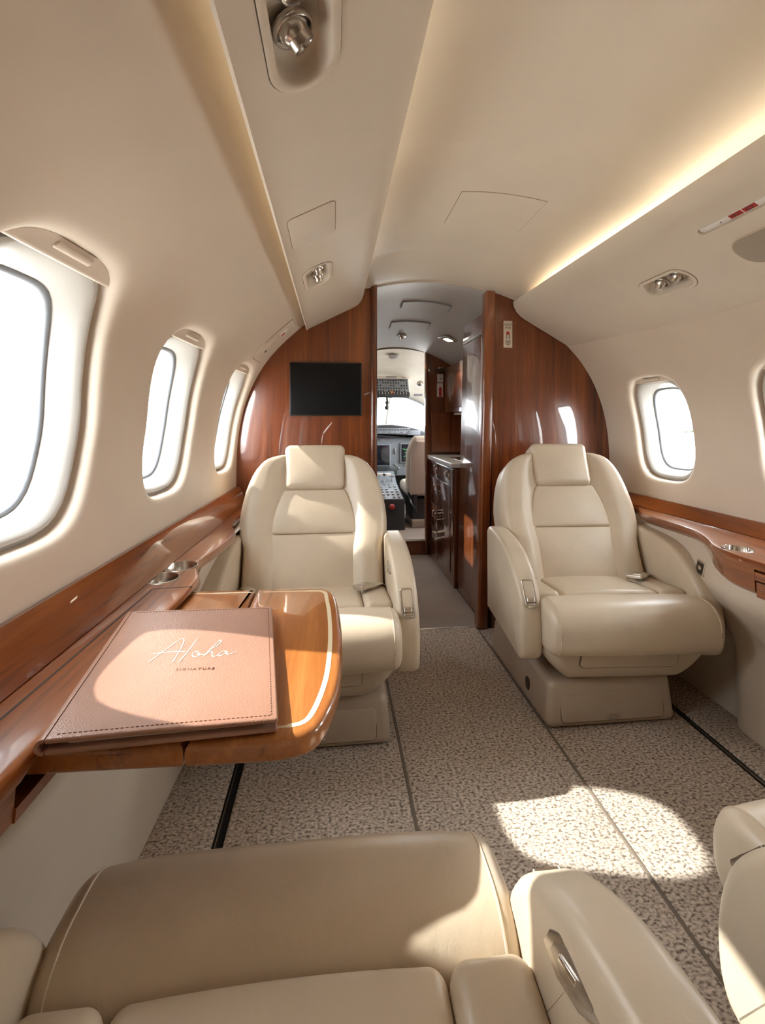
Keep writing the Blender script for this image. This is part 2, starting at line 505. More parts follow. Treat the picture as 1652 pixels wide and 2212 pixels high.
WIN_N = [0]
def build_window(side, yc, zb, zt, hw_, shade, label):
    WIN_N[0] += 1
    zc = (zb+zt)/2; hz = (zt-zb)/2
    base = (wallx(side, yc, zc), yc, zc)
    root = thing('window_%d' % WIN_N[0], label, 'window', base, 0, kind='structure')
    def ringmesh(rings, close=False):
        mb = MB(); n = 56
        for e, d in rings:
            for (y, z) in outline(hw_+e, hz+e, n): mb.v.append((wallx(side, yc+y, zc+z, d), yc+y, zc+z))
        R = len(rings)
        for q in range(R if close else R-1):
            for i in range(n):
                j = (i+1) % n; q2 = (q+1) % R
                mb.f.append((q*n+i, q*n+j, q2*n+j, q2*n+i))
        return mb
    part('window_frame', ringmesh([(.012, .052), (.002, .050), (-.009, .040), (-.011, .033), (-.015, .030), (-.021, .032), (-.030, .045), (-.045, .078), (-.048, .092), (-.046, .105), (.012, .105)], True), M['reveal'], root, True, sharp=60)
    part('seal', ringmesh([(-.044, .086), (-.049, .083), (-.054, .085), (-.056, .090), (-.054, .098), (-.044, .098)], True), M['seal'], root, True, sharp=60)
    mb = MB(); n = 56
    for d in (.090, .094):
        for (y, z) in outline(hw_-.052, hz-.052, n): mb.v.append((wallx(side, yc+y, zc+z, d), yc+y, zc+z))
    for i in range(n): mb.f.append((i, (i+1) % n, n+(i+1) % n, n+i))
    mb.f.append(tuple(range(n))); mb.f.append(tuple(range(n, 2*n)))
    part('pane', mb, M['glass'], root, True)
    # the pleated shade's bottom rail, pushed up into the top of the opening
    mb = MB(); zs0 = zt-shade; nz_, ny = 8, 14
    for d in (.024, .030):
        for j in range(nz_+1):
            z = zs0+(zt-.0015-zs0)*j/nz_ - zc
            yy = hw_*max(0, 1-abs(z/hz)**3.6)**(1/3.6)-.002
            for i in range(ny+1):
                y = -yy+2*yy*i/ny
                mb.v.append((wallx(side, yc+y, zc+z, d), yc+y, zc+z))
    G = (nz_+1)*(ny+1); W_ = ny+1
    for l in (0, 1):
        for j in range(nz_):
            for i in range(ny):
                a = l*G+j*W_+i; mb.f.append((a, a+1, a+W_+1, a+W_))
    for i in range(ny): mb.f.append((i, i+1, G+i+1, G+i))
    sh = part('shade', mb, M['shell'], root, True, sharp=60)
    mb = MB(); zh = zt-shade*.45
    h = []
    for (y, z) in rrect(.10, .010, .0045, 4):
        h.append((y, z))
    def axm(u, v, d): return (wallx(side, yc+u, zh+v, .024-d), yc+u, zh+v)
    mb.prism(h, -.002, .006, .003, axm, 2)
    part('shade_handle', mb, M['shell'], sh, True)
    # latch at the foot of the shade track
    mb = MB()
    mb.rbox(0, 0, 0, .010, .020, .012, .003); mb.rbox(0, .004, .010, .008, .010, .010, .002)
    p = (wallx(side, yc+hw_-.035, zb+.018, .026), yc+hw_-.04, zb+.02)
    mb.v = [(x+p[0], y+p[1], z+p[2]) for x, y, z in mb.v]
    part('shade_catch', mb, M['white'], root, True)
    return root

LW = [(yc, .865, zt_, h_) for yc, zt_, h_ in ((2.155, 1.345, .172), (1.497, 1.365, .190), (.862, 1.395, .190))]
RW = [(yc, .820, 1.290, .172) for yc in (1.97, 1.325, .66)]
build_wall('wall_left', -1, LW, YA, YB, 'cream curved cabin side wall above the folding table')
build_wall('wall_right', 1, RW, YA, YB, 'cream curved cabin side wall behind the far right seat')
lab = ['narrow-looking window farthest along the left wall, beside the wood bulkhead', 'middle window of the left wall with its shade pushed up', 'large near window at the left edge above the wood ledge', 'window of the left wall behind the viewpoint', 'second window of the left wall behind the viewpoint', 'third window of the left wall behind the viewpoint']
for w, l in zip(LW, lab): build_window(-1, *w, .030, l)
lab = ['window of the right wall just right of the far right seat', 'window of the right wall cut by the right edge of the photo', 'window of the right wall beside the near right seat', 'window of the right wall behind the viewpoint', 'second window of the right wall behind the viewpoint']
for w, l in zip(RW, lab): build_window(1, *w, .022, l)

# ------------------------------------------------------------------ floor, ceiling, end walls
mb = MB(); mb.rbox(C0, 1.2, -.06, 2.3, 5.3, .10, .002)
solo('floor', mb, M['darkgap'], 'cabin floor under the carpet pieces', 'floor', kind='structure')

mb = MB()
mb.grid(lambda u, v: (C0-.64+1.28*u, YA+(YB-YA)*v, vault(-.64+1.28*u, YA+(YB-YA)*v)), 48, 90)
mb.grid(lambda u, v: (C0-.64+1.28*u, YA+(YB-YA)*v, vault(-.64+1.28*u, YA+(YB-YA)*v)+.02), 48, 2)
solo('ceiling', mb, M['ceil'], 'cream arched cabin ceiling', 'ceiling', kind='structure')
mb = MB()
mb.grid(lambda u, v: (C0-.62+1.24*u, YB+(3.74-YB)*v, vault((-.62+1.24*u)*(1+.25*smooth(0, .5, v)), YB+(3.74-YB)*v+1e-4)), 40, 40)
solo('ceiling', mb, M['vest'], 'grey white ceiling of the forward vestibule seen through the doorway', 'ceiling', kind='structure')
# thin edging where the two ceilings meet
mb = MB()
mb.tube([(C0+dx, YB+.004, vault(dx, YB)-.002) for dx in [-.32+.64*i/40 for i in range(41)]], .006, 6)
solo('trim_3', mb, plain('header_edge', (.45, .38, .31), .5), 'thin curved header edge above the vestibule doorway', 'trim', kind='structure')

mb = MB(); mb.prism([(wallx(-1, YA, z), z) for z in [0, .4, .8, 1.1, 1.3, 1.5, 1.7]]+[(wallx(1, YA, z), z) for z in [1.7, 1.5, 1.3, 1.1, .8, .4, 0]] if False else
    [(wallx(1, YA, z), z) for z in [0, .4, .8, 1.1, 1.3, 1.5, 1.7]]+[(C0+dx, vault(dx, YA)) for dx in (.45, .3, .15, 0, -.15, -.3, -.45)]+[(wallx(-1, YA, z), z) for z in [1.7, 1.5, 1.3, 1.1, .8, .4, 0]],
    0, .03, 0, lambda u, v, d: (u, YA-d, v))
solo('wall_back', mb, M['shell'], 'cream rear cabin wall behind the viewpoint', 'wall', kind='structure')

# bulkhead panels -------------------------------------------------------------
def bulk_outline(side, xe):
    zs = [0, .3, .6, .8, .95, 1.09, 1.17, 1.264, 1.32, 1.365, 1.404, 1.45, 1.5, 1.56, 1.62, 1.68]
    P = [(wallx(side, YB, z)+side*.01, z) for z in zs]
    xs = [side*d for d in (.56, .5, .44, .38, .34)]
    top = [(C0+x, vault(x, YB)) for x in xs if (C0+x-xe)*side > .005]
    return P+top+[(xe, vault(xe-C0, YB)), (xe, 0)]
bl = thing('wall_front_left', 'glossy walnut bulkhead panel behind the far left seat, carrying the black screen', 'wall', (-.1, YB, 0), kind='structure')
mb = MB(); mb.prism(bulk_outline(-1, .200), 0, .035, .002, lambda u, v, d: (u, YB+d, v)); part('panel', mb, M['wood_v'], bl, True)
mb = MB(); mb.rbox(.207, YB+.012, .9, .032, .060, 1.80, .012, 4, (1, 1, 8), lambda x, y, z: (x, y, z)); part('edge_post', mb, M['wood_v'], bl, True)
br = thing('wall_front_right', 'glossy walnut bulkhead panel behind the far right seat', 'wall', (1.1, YB, 0), kind='structure')
mb = MB(); mb.prism(bulk_outline(1, .83), 0, .035, .002, lambda u, v, d: (u, YB+d, v)); part('panel', mb, M['wood_v'], br, True)
def lean(x, y, z): return (x+.045*(z+.89)/1.78, y, z)
mb = MB(); mb.rbox(.775, YB+.012, .888, .055, .070, 1.776, .014, 4, (1, 1, 8), lean); part('edge_post', mb, M['wood_v'], br, True)

# ------------------------------------------------------------------ valances and what sits in them
def fr_mat(side, s_x, s_z, y):
    """frame on a valance face: local x = along cabin, y = across face, z = out of face into the cabin"""
    if side < 0: u = Vector((.893, 0, .45))
    else: u = Vector((.870, 0, -.493))
    u.normalize()
    X = Vector((0, 1, 0)); Zv = X.cross(u)
    m = Matrix.Identity(4)
    for i in range(3): m[i][0] = X[i]; m[i][1] = u[i]; m[i][2] = Zv[i]
    m.translation = Vector((s_x, y, s_z)); return m
def on_left(x, y): return fr_mat(-1, x, 1.539+(x+.158)/.276*.139, y)
def on_right(x, y): return fr_mat(1, x, 1.50+(1.237-x)/.233*.132, y)

LP = [(-.137, 1.562), (-.136, 1.552), (-.130, 1.549), (-.122, 1.5571), (.098, 1.6679), (.118, 1.679), (.132, 1.692), (.144, 1.710), (.152, 1.732), (.156, 1.752), (.154, 1.770), (.146, 1.780), (.130, 1.780), (.10, 1.765), (.0, 1.72), (-.07, 1.66), (-.11, 1.59), (-.13, 1.572)]
RP = [(1.30, 1.464), (1.237, 1.500), (1.030, 1.617), (1.004, 1.632), (.982, 1.648), (.963, 1.668), (.950, 1.692), (.944, 1.712), (.945, 1.722), (.953, 1.728), (.966, 1.727), (1.02, 1.71), (1.15, 1.64), (1.25, 1.57), (1.30, 1.52)]
axY = lambda u, v, d: (u, d, v)
mb = MB(); mb.prism(LP, YA+.002, YB-.002, .006, axY, r0=0); vl = solo('trim_1', mb, M['valance'], 'cream overhead service valance along the left, running to the bulkhead', 'trim', kind='structure')
mb = MB(); mb.prism(RP, YA+.002, YB-.002, .006, axY, r0=0); vr = solo('trim_2', mb, M['valance'], 'cream overhead service valance along the right, running to the bulkhead', 'trim', kind='structure')

def outlet(root, at, s=1.0, tilt=(.25, -.35), lit=False):
    """an adjustable eyeball: ring, barrel and lens"""
    x, y = at
    T = root['_m'] if False else None
def eyeball(root, m, x, y, z, r, tx, ty, name='outlet'):
    base = m @ Matrix.Translation((x, y, z))
    mb = MB(); mb.lathe([(r*1.28, -.004), (r*1.32, .0), (r*1.28, .004), (r*1.15, .006), (r*1.02, .003), (r*1.0, -.006)], 32, base)
    ring = part(name+'_ring', mb, M['metal'], root, True, sharp=50)
    bm_ = base @ Matrix.Rotation(tx, 4, 'X') @ Matrix.Rotation(ty, 4, 'Y')
    mb = MB(); mb.lathe([(r*.92, -.010), (r*.96, .0), (r*.93, .006), (r*.80, .010), (r*.78, .012), (r*.78, .021), (r*.76, .023), (r*.70, .023), (r*.68, .018)], 32, bm_)
    part(name+'_barrel', mb, M['metal'], ring, True, sharp=30)
    mb = MB(); mb.lathe([(r*.68, .0165), (r*.5, .018), (.0, .020)], 28, bm_)
    part(name+'_lens', mb, M['lens'], ring, True)

def service_unit(name, label, m, L, W, depth, outl, valance, cuts, group=None):
    loc = m.translation
    root = thing(name, label, 'reading light panel', tuple(loc), 0, group)
    o_ = outl
    c = MB(); c.prism(o_(-.004), -depth, .02, 0, None, 2, m); cuts.append(c)
    # shallow tub with a rim
    mb = MB(); n = len(o_(0)); rings = [(.004, -.001), (.0035, .0022), (.0, .003), (-.006, .003), (-.009, .001), (-.011, -.006), (-.014, -depth*.75), (-.020, -depth*.95)]
    for e, d in rings:
        for (a, b) in o_(e): mb.v.append(tuple(m @ Vector((a, b, d))))
    for q in range(len(rings)-1):
        for i in range(n):
            j = (i+1) % n; mb.f.append((q*n+i, q*n+j, (q+1)*n+j, (q+1)*n+i))
    mb.f.append(tuple((len(rings)-1)*n+i for i in range(n)))
    part('housing', mb, M['valance'], root, True, sharp=50)
    mb = MB(); mb.tube([tuple(m @ Vector((a, b, .0002))) for a, b in o_(.0045)], .0008, 5, closed=True); part('outline_gap', mb, M['gapbrown'], root, True)
    return root
def stad(L, W):
    return lambda e: rrect(L+2*e, W+2*e, (W/2+e)*.92, 9)
cl, cr_ = [], []
mA = on_left(-.040, .592)
ru = service_unit('reading_light_panel', 'large reading light panel at the top edge of the photo in the left valance', mA, .30, .098, .034, stad(.235, .104), vl, cl, 'overhead reading light panels')
eyeball(ru, mA, .035, -.006, -.020, .0225, -.35, .35)
eyeball(ru, mA, -.038, -.006, -.022, .0215, .1, .1)
mB = on_left(-.053, 1.615)
ru = service_unit('reading_light_panel', 'small reading light panel in the left valance near the bulkhead', mB, .23, .085, .026, stad(.215, .102), vl, cl, 'overhead reading light panels')
eyeball(ru, mB, -.03, .006, -.016, .017, .3, .2)
eyeball(ru, mB, .035, .004, -.016, .017, .2, .3)
mC = on_right(1.135, 1.475)
ru = service_unit('reading_light_panel', 'reading light panel with two metal eyeballs in the right valance', mC, .21, .092, .03, stad(.215, .094), vr, cr_, 'overhead reading light panels')
eyeball(ru, mC, .035, -.002, -.022, .019, -.3, .3)
eyeball(ru, mC, -.038, -.002, -.022, .019, -.2, .3)
cut(vl, cl)
# exit sign recess on the right
mS = on_right(1.027, 1.06)
sO = stad(.29, .026)
c = MB(); c.prism(sO(0), -.012, .02, 0, None, 2, mS); cr_.append(c)
cut(vr, cr_)
root = thing('warning_sign', 'slim lit warning sign with two red symbols in the right valance', 'sign', tuple(mS.translation))
mb = MB(); mb.prism(sO(-.001), -.012, -.005, .002, None, 2, mS); part('housing', mb, M['white'], root, True)
mb = MB(); mb.prism(rrect(.25, .018, .006), -.0052, -.0035, .001, None, 2, mS); part('lens', mb, M['white'], root, True)
for dx in (-.012, .028):
    mb = MB(); mb.prism(rrect(.036, .0135, .001), -.0036, -.0028, 0, None, 2, mS @ Matrix.Translation((dx, 0, 0)))
    sym = part('red_symbol', mb, M['red'], root, True)
    mb = MB()
    if dx < 0: mb.tube([tuple(mS @ Vector((dx+.010*math.cos(t*PI/8), .0045*math.sin(t*PI/8), -.0026))) for t in range(17)], .0010, 5)
    else:
        mb.tube([tuple(mS @ Vector((dx-.012, 0, -.0026))), tuple(mS @ Vector((dx+.012, 0, -.0026)))], .0012, 5)
        mb.tube([tuple(mS @ Vector((dx+.004, -.004, -.0026))), tuple(mS @ Vector((dx+.004, .004, -.0026)))], .0012, 5)
    part('symbol_mark', mb, M['blackink'], sym, True)
for dx in (-.075, -.06, -.098, .075):
    mb = MB(); mb.prism(rrect(.006, .0022, .0005, 2), -.0034, -.0028, 0, None, 2, mS @ Matrix.Translation((dx, .001, 0))); part('lettering', mb, M['blackink'], root, True)
mP = on_right(1.137, 1.075)
root = thing('speaker_grille', 'perforated grey speaker grille in the right valance at the right edge of the photo', 'speaker', tuple(mP.translation))
mb = MB(); mb.prism(rrect(.235, .115, .05, 8), -.003, .002, .001, None, 2, mP); part('rim', mb, M['valance'], root, True)
mb = MB(); mb.prism(rrect(.228, .108, .047, 8), .0015, .003, .0008, None, 2, mP); part('mesh', mb, M['speaker'], root, True)

def hatch(name, label, m, w, h, r=.015, mat='valance', t=.0015):
    root = thing(name, label, 'access panel', tuple(m.translation))
    mb = MB(); mb.prism(rrect(w+.003, h+.003, r+.0015), -.003, t-.0008, 0, None, 2, m); part('gap', mb, plain('panel_gap', (.20, .155, .11), .8), root, True)
    mb = MB(); mb.prism(rrect(w, h, r), -.002, t, .0006, None, 2, m); part('cover', mb, M[mat], root, True)
    return root
hatch('access_panel', 'square oxygen access panel set in the left valance', on_left(-.053, 1.205), .185, .128)
# mask panel on the left wall below the valance
def wall_frame(side, y, z):
    p = Vector((wallx(side, y, z), y, z)); e = .01
    tz = (Vector((wallx(side, y, z+e), y, z+e))-p).normalized()
    ty = (Vector((wallx(side, y+e, z), y+e, z))-p).normalized()
    n = ty.cross(tz)
    if n.x*side > 0: n = -n; ty = -ty
    m = Matrix.Identity(4)
    for i in range(3): m[i][0] = ty[i]; m[i][1] = tz[i]; m[i][2] = n[i]
    m.translation = p; return m
def arc_z(side, y, zc, v):
    z = zc; n = 12; dv = v/n
    for _ in range(n):
        e = .004; dx = wallx(side, y, z+e)-wallx(side, y, z-e)
        z += dv*2*e/math.hypot(dx, 2*e)
    return z
def wall_patch(side, yc, zc, w, h, t, u0=0, v0=0):
    mb = MB()
    def pt(u, v, d):
        y = yc+u0+u; z = arc_z(side, y, zc, v0+v)
        e = .004; dx = (wallx(side, y, z+e)-wallx(side, y, z-e))/(2*e)
        n = Vector((-side, 0, side*dx)).normalized()
        return (wallx(side, y, z)+n.x*d, y, z+n.z*d)
    mb.grid(lambda a, b: pt(-w/2+w*a, -h/2+h*b, t), 4, 12)
    Q = [(-w/2+w*i/4, -h/2) for i in range(4)]+[(w/2, -h/2+h*i/12) for i in range(12)]+[(w/2-w*i/4, h/2) for i in range(4)]+[(-w/2, h/2-h*i/12) for i in range(12)]
    b0 = len(mb.v); n = len(Q)
    for d in (-.003, t): mb.v += [pt(a, b, d) for a, b in Q]
    for i in range(n): mb.f.append((b0+i, b0+(i+1) % n, b0+n+(i+1) % n, b0+n+i))
    return mb
root = thing('mask_panel', 'cream panel with slot and red mark on the left wall beside the bulkhead', 'panel', (wallx(-1, 2.2, 1.466), 2.2, 1.466))
WP = lambda *a: wall_patch(-1, 2.195, 1.466, *a)
part('gap', WP(.153, .253, .0012), M['gapbrown'], root, True)
part('cover', WP(.149, .249, .0034), M['shell'], root, True)
part('slide', WP(.034, .080, .0065, .0, -.035), M['valance'], root, True)
part('slot', WP(.017, .014, .0075, .0, -.064), M['darkgap'], root, True)
part('button', WP(.040, .042, .0060, .0, .060), M['white'], root, True)
part('red_mark', WP(.022, .018, .0068, .004, .050), M['red'], root, True)
# ceiling hatch
mH = Matrix.Translation((.575, 1.64, vault(.07, 1.64)-.0005)) @ Matrix.Rotation(PI, 4, 'X')
root = thing('access_panel', 'wide access panel set in the arched cabin ceiling', 'access panel', (.575, 1.64, vault(.07, 1.64)))
def axc(off):
    return lambda u, v, d: (.575+u, 1.635+v, vault(.07+u, 1.635+v)-d)
def vaultplate(w, h, d0, d1, cx, cy, x0=None):
    mb = MB()
    def f(dd): return lambda u, v: (cx-w/2+w*u, cy-h/2+h*v, vault(cx-w/2+w*u-C0, cy-h/2+h*v)-dd)
    mb.grid(f(d1), 14, 8)
    n0 = len(mb.v)
    P = [(-w/2+w*i/14, -h/2) for i in range(14)]+[(w/2, -h/2+h*i/8) for i in range(8)]+[(w/2-w*i/14, h/2) for i in range(14)]+[(-w/2, h/2-h*i/8) for i in range(8)]
    for dd in (d0, d1):
        for (a, b) in P: mb.v.append((cx+a, cy+b, vault(cx+a-C0, cy+b)-dd))
    n = len(P)
    for i in range(n): mb.f.append((n0+i, n0+(i+1) % n, n0+n+(i+1) % n, n0+n+i))
    return mb
part('gap', vaultplate(.302, .252, -.001, .0009, .580, 1.645), plain('ceiling_gap', (.28, .22, .165), .8), root, True)
part('cover', vaultplate(.298, .248, .0005, .0022, .580, 1.645), M['ceil'], root, True)

# cove lamps ------------------------------------------------------------------
def cove(label, x, z, y0, y1, r=.004, mat='led'):
    mb = MB(); mb.tube([(x, y0+(y1-y0)*i/6, z) for i in range(7)], r, 8)
    solo('cove_light_strip', mb, M[mat], label, 'light strip', 'hidden cove light strips')
M['led2'] = emit('warm_cove_led_soft', (1.0, .90, .60), 1.3)
cove('warm light strip hidden behind the lip of the right valance', 1.003, 1.723, -1.2, 2.33)
cove('warm light strip hidden behind the inner lip of the left valance', .100, 1.783, -1.2, 2.33)
cove('warm light strip hidden between the left wall and the left valance', -.108, 1.617, -1.2, 2.25, mat='led2')

# ------------------------------------------------------------------ carpets, tracks
def rug(name, label, x0, x1, y0, y1, mat, group=None, r=.006):
    mb = MB(); mb.rbox((x0+x1)/2, (y0+y1)/2, -.004, x1-x0, y1-y0, .012, r, 3)
    return solo(name, mb, M[mat], label, 'carpet', group)
rug('aisle_carpet', 'brown loop carpet runner down the cabin aisle', .2245, .7505, -1.3, 2.385, 'carpet')
rug('side_carpet', 'brown loop carpet under the left seats, left of the aisle seam', -.283, .2195, -1.3, 2.365, 'carpet')
rug('side_carpet', 'brown loop carpet under the right seats, right of the aisle seam', .7555, 1.277, -1.3, 2.365, 'carpet')
rug('vestibule_carpet', 'flat grey brown carpet of the vestibule beyond the bulkhead', -.4, .80, 2.395, 3.745, 'carpet_f')
for x, l in ((.222, 'bound carpet seam left of the aisle'), (.753, 'bound carpet seam right of the aisle')):
    mb = MB(); mb.rbox(x, .53, -.001, .011, 3.66, .008, .003, 2); solo('carpet_seam', mb, M['binding'], l, 'carpet seam', 'carpet seams')
for x, l in ((-.297, 'black seat track in the carpet near the left wall'), (1.291, 'black seat track in the carpet near the right wall')):
    root = thing('seat_track', l, 'seat track', (x, .5, 0), group='seat tracks')
    mb = MB(); mb.rbox(x, .53, -.007, .026, 3.66, .008, .002, 2); part('channel', mb, M['black'], root, True)
    mb = MB(); mb.rbox(x-.005, .53, -.001, .004, 3.66, .006, .0015, 2); part('rail', mb, M['metal'], root, True)
mb = MB(); mb.rbox(.48, 2.388, .001, .56, .008, .006, .002, 2); solo('door_threshold', mb, M['metal'], 'thin metal threshold across the bulkhead doorway', 'threshold')

# ------------------------------------------------------------------ seats
def circ_prof(pts): return pts
def make_seat(label, group, side, loc, rz, base_dx):
    """club seat facing local +y; side = +1/-1 : the aisle side in local x"""
    root = thing('club_seat', label, 'seat', loc, rz, group)
    L = M['leather']
    # plinth
    mb = MB()
    def bw(x, y, z):
        k = (z+.08)/.16
        return (x*(1-.06*k), y*(1-.05*k), z)
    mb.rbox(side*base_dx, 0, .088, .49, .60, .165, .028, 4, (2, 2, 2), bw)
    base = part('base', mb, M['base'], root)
    mb = MB(); mb.prism(rrect(.385, .100, .016), .284, .3025, .004, lambda u, v, d: (u+side*base_dx, d-.06*(v)*.0-.012*(v+.05)/.1, v+.078))
    dr = part('base_drawer', mb, M['base'], base)
    mb = MB(); mb.prism(rrect(.389, .104, .018), .284, .2995, .001, lambda u, v, d: (u+side*base_dx, d-.012*(v+.05)/.1, v+.078))
    part('drawer_gap', mb, M['gapbrown'], base)
    mb = MB(); mb.prism(rrect(.045, .015, .005), .298, .3045, .002, lambda u, v, d: (u+side*base_dx, d, v+.040))
    part('drawer_latch', mb, M['metal'], base)
    mb = MB(); mb.prism(rrect(.036, .048, .014), .236, .2465, .003, lambda u, v, d: (side*(base_dx+d-.004), u+.12, v+.072)); lt = part('side_latch', mb, M['darkmetal'], base)
    mb = MB(); mb.rbox(0, 0, .182, .40, .40, .04, .01); part('swivel', mb, M['black'], root)
    # pan
    def pw(x, y, z):
        k = smooth(0, 1, (.075-z)/.15)
        return (x*(1-.22*k*k), y*(1-.10*k)+(0 if y < 0 else 0), z)
    mb = MB(); mb.rbox(0, .055, .262, .58, .63, .16, .055, 5, (4, 4, 3), pw)
    def panf(v):
        k = smooth(0, 1, (.065-v)/.15); return .055+.315*(1-.10*k)-.004
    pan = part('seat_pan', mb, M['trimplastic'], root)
    mb = MB(); mb.prism(rrect(.343, .065, .0195), .0, .0075, .001, lambda u, v, d: (u, panf(v)+d, v+.272)); part('footrest_gap', mb, M['gapbrown'], pan)
    mb = MB(); mb.prism(rrect(.34, .062, .018), .0, .010, .004, lambda u, v, d: (u, panf(v)+d, v+.272)); part('footrest_panel', mb, M['trimplastic'], pan)
    # cushion
    mb = MB(); xs = []
    for i in range(8): xs.append(-.294+.030*(1-math.cos(PI/2*i/7)))
    xs += [-.264+.528*i/14 for i in range(1, 14)]
    xs += [-x for x in reversed(xs[:8])]
    nP = None
    for x in xs:
        e = max(0, abs(x)-.264); ins = .030-math.sqrt(max(0, .030**2-e*e)); f = 1-(x/.294)**4
        P = rrect(.190-2*ins, .172-2*ins, .078-ins, 9); nP = len(P)
        for (a, b) in P:
            mb.v.append((x, .338+a+(.012*f*smooth(0, .08, a)), .384+b+(.007*f if b > 0 else 0)))
    for i in range(len(xs)-1):
        for q in range(nP):
            k = (q+1) % nP; mb.f.append((i*nP+q, i*nP+k, (i+1)*nP+k, (i+1)*nP+q))
    mb.f.append(tuple(reversed(range(nP)))); mb.f.append(tuple((len(xs)-1)*nP+q for q in range(nP)))
    cu = part('seat_roll', mb, L, root)
    for s in (-1, 1):
        x = s*.2665; f = 1-(x/.294)**4; ins = .0003; P = rrect(.190-2*ins, .172-2*ins, .078-ins, 9)
        arc = [(x, .338+a+(.012*f*smooth(0, .08, a)), .384+b+(.007*f if b > 0 else 0)) for a, b in P]
        n4 = len(P)//4
        arc = arc[3*n4:]+arc[:2*n4]          # underside, round the front, over the top
        mb = MB(); mb.tube(arc, .0020, 6); part('piping', mb, L, cu)
    def dip(x, y, z): return (x, y, z+(-.030*(.14-y)/.28)+(.008*(1-(x/.18)**2) if z > 0 else 0))
    mb = MB(); mb.rbox(0, .105, .402, .372, .285, .115, .022, 4, (8, 6, 1), dip); part('seat_centre', mb, L, root)
    for s in (-1, 1):
        def dip2(x, y, z): return (x, y, z+(-.030*(.14-y)/.28))
        mb = MB(); mb.rbox(s*.237, .105, .404, .102, .285, .125, .026, 4, (3, 6, 1), dip2); part('seat_side', mb, L, root)
    # backrest
    a = math.radians(24); O = Vector((0, .015, .385)); up = Vector((0, -math.sin(a), math.cos(a))); nn = Vector((0, math.cos(a), math.sin(a)))
    Bm = Matrix.Identity(4)
    for i in range(3): Bm[i][0] = (1, 0, 0)[i]; Bm[i][1] = up[i]; Bm[i][2] = nn[i]
    Bm.translation = O
    WT = [(0, .283), (.20, .286), (.245, .300), (.30, .306), (.36, .305), (.44, .292), (.50, .275), (.545, .254), (.58, .222), (.60, .185), (.612, .14)]
    def bk(x, y, z):
        h = y+.306; z = z+.0
        w = lerp_tab(WT, h)/.30
        x2 = x*w
        t = abs(x)/.30
        if z > 0:
            z += .030*smooth(.45, .72, t) - .012*smooth(.93, 1, t) - .02*smooth(.45, .3, t)
        y2 = y
        return (x2, y2, z)
    mb = MB(); mb.rbox(0, .306, -.078, .60, .612, .157, .045, 6, (26, 22, 1), bk, Bm)
    back = part('backrest', mb, L, root)
    mb = MB(); mb.rbox(0, -.20, .42, .50, .13, .29, .03, 3); part('sun_block', mb, M['trimplastic'], root)  # added box hidden behind the backrest, stops sun reaching the aisle floor
    # centre panels
    def lowp(x, y, z): return (x*(1+.06*(-y)/.13*0), y, z+(.006*(1-(x/.17)**2)*(1-(y/.14)**2) if z > 0 else 0))
    mb = MB(); mb.rbox(0, .128, -.014, .350, .270, .05, .010, 4, (8, 6, 1), lowp, Bm); part('lower_back_panel', mb, L, root)
    def upp(x, y, z):
        k = (y+.092)/.184
        w = 1-.27*max(0, k)**2.0
        return (x*w, y, z+(.008*(1-(x/.17)**2)*(1-(y/.1)**2) if z > 0 else 0))
    mb = MB(); mb.rbox(0, .356, -.014, .350, .186, .054, .010, 4, (8, 8, 1), upp, Bm); part('upper_back_panel', mb, L, root)
    def hd(x, y, z):
        return (x*(1-.03*(-y)/.1), y, z+(.012*(1-(x/.13)**2)*(1-(y/.11)**2) if z > 0 else 0))
    mb = MB(); mb.rbox(0, .549, -.030, .256, .205, .115, .026, 5, (8, 8, 2), hd, Bm); part('headrest', mb, L, root)
    # dark gap lines between the panels
    # armrests
    prof = [(-.13, .262), (.25, .250), (.300, .252), (.322, .268), (.334, .30), (.337, .36), (.328, .42), (.310, .468), (.280, .512), (.240, .548), (.18, .584), (.12, .606), (.05, .620), (-.02, .627), (-.09, .630), (-.122, .622), (-.137, .60)]
    prof = [p for p in prof]
    for s in (-1, 1):
        mb = MB()
        mb.prism(spline(prof, 3), -.040, .040, .020, lambda u, v, d, s=s: (s*.326+d, u, v), 4)
        arm = part('armrest', mb, L, root)
        if s == side:
            # recline lever let into the front of the armrest
            p = Vector((s*.326, .300, .482)); n = Vector((0, .80, .60)).normalized(); t = Vector((0, -.60, .80)).normalized(); xx = Vector((1, 0, 0))
            fm = Matrix.Identity(4)
            for i in range(3): fm[i][0] = xx[i]; fm[i][1] = t[i]; fm[i][2] = n[i]
            fm.translation = p
            bez = lambda e: rrect(.044+2*e, .098+2*e, .011+e, 5)
            mb = MB(); n_ = len(bez(0))
            rg = [(.0, -.012), (.0, .001), (-.002, .0035), (-.005, .0035), (-.0065, .001), (-.007, -.003)]
            for e, d in rg:
                for (u, v) in bez(e): mb.v.append(tuple(fm @ Vector((u, v, d))))
            for q in range(len(rg)-1):
                for i in range(n_):
                    j = (i+1) % n_; mb.f.append((q*n_+i, q*n_+j, (q+1)*n_+j, (q+1)*n_+i))
            mb.f.append(tuple((len(rg)-1)*n_+i for i in range(n_)))
            bz = part('lever_bezel', mb, M['metal'], arm)
            mb = MB(); mb.prism(rrect(.030, .084, .006), -.0035, -.0028, 0, None, 2, fm); part('lever_recess', mb, M['recess'], arm)
            mb = MB(); mb.prism(rrect(.004, .050, .0015), -.0032, -.0022, 0, None, 2, fm @ Matrix.Translation((0, .014, 0))); part('lever_slot', mb, M['black'], arm)
            mb = MB(); mb.rbox(0, -.024, .0015, .029, .017, .008, .003, 3, mat=fm); mb.rbox(0, -.038, -.001, .027, .009, .004, .0015, 2, mat=fm); part('lever', mb, M['metal'], arm)
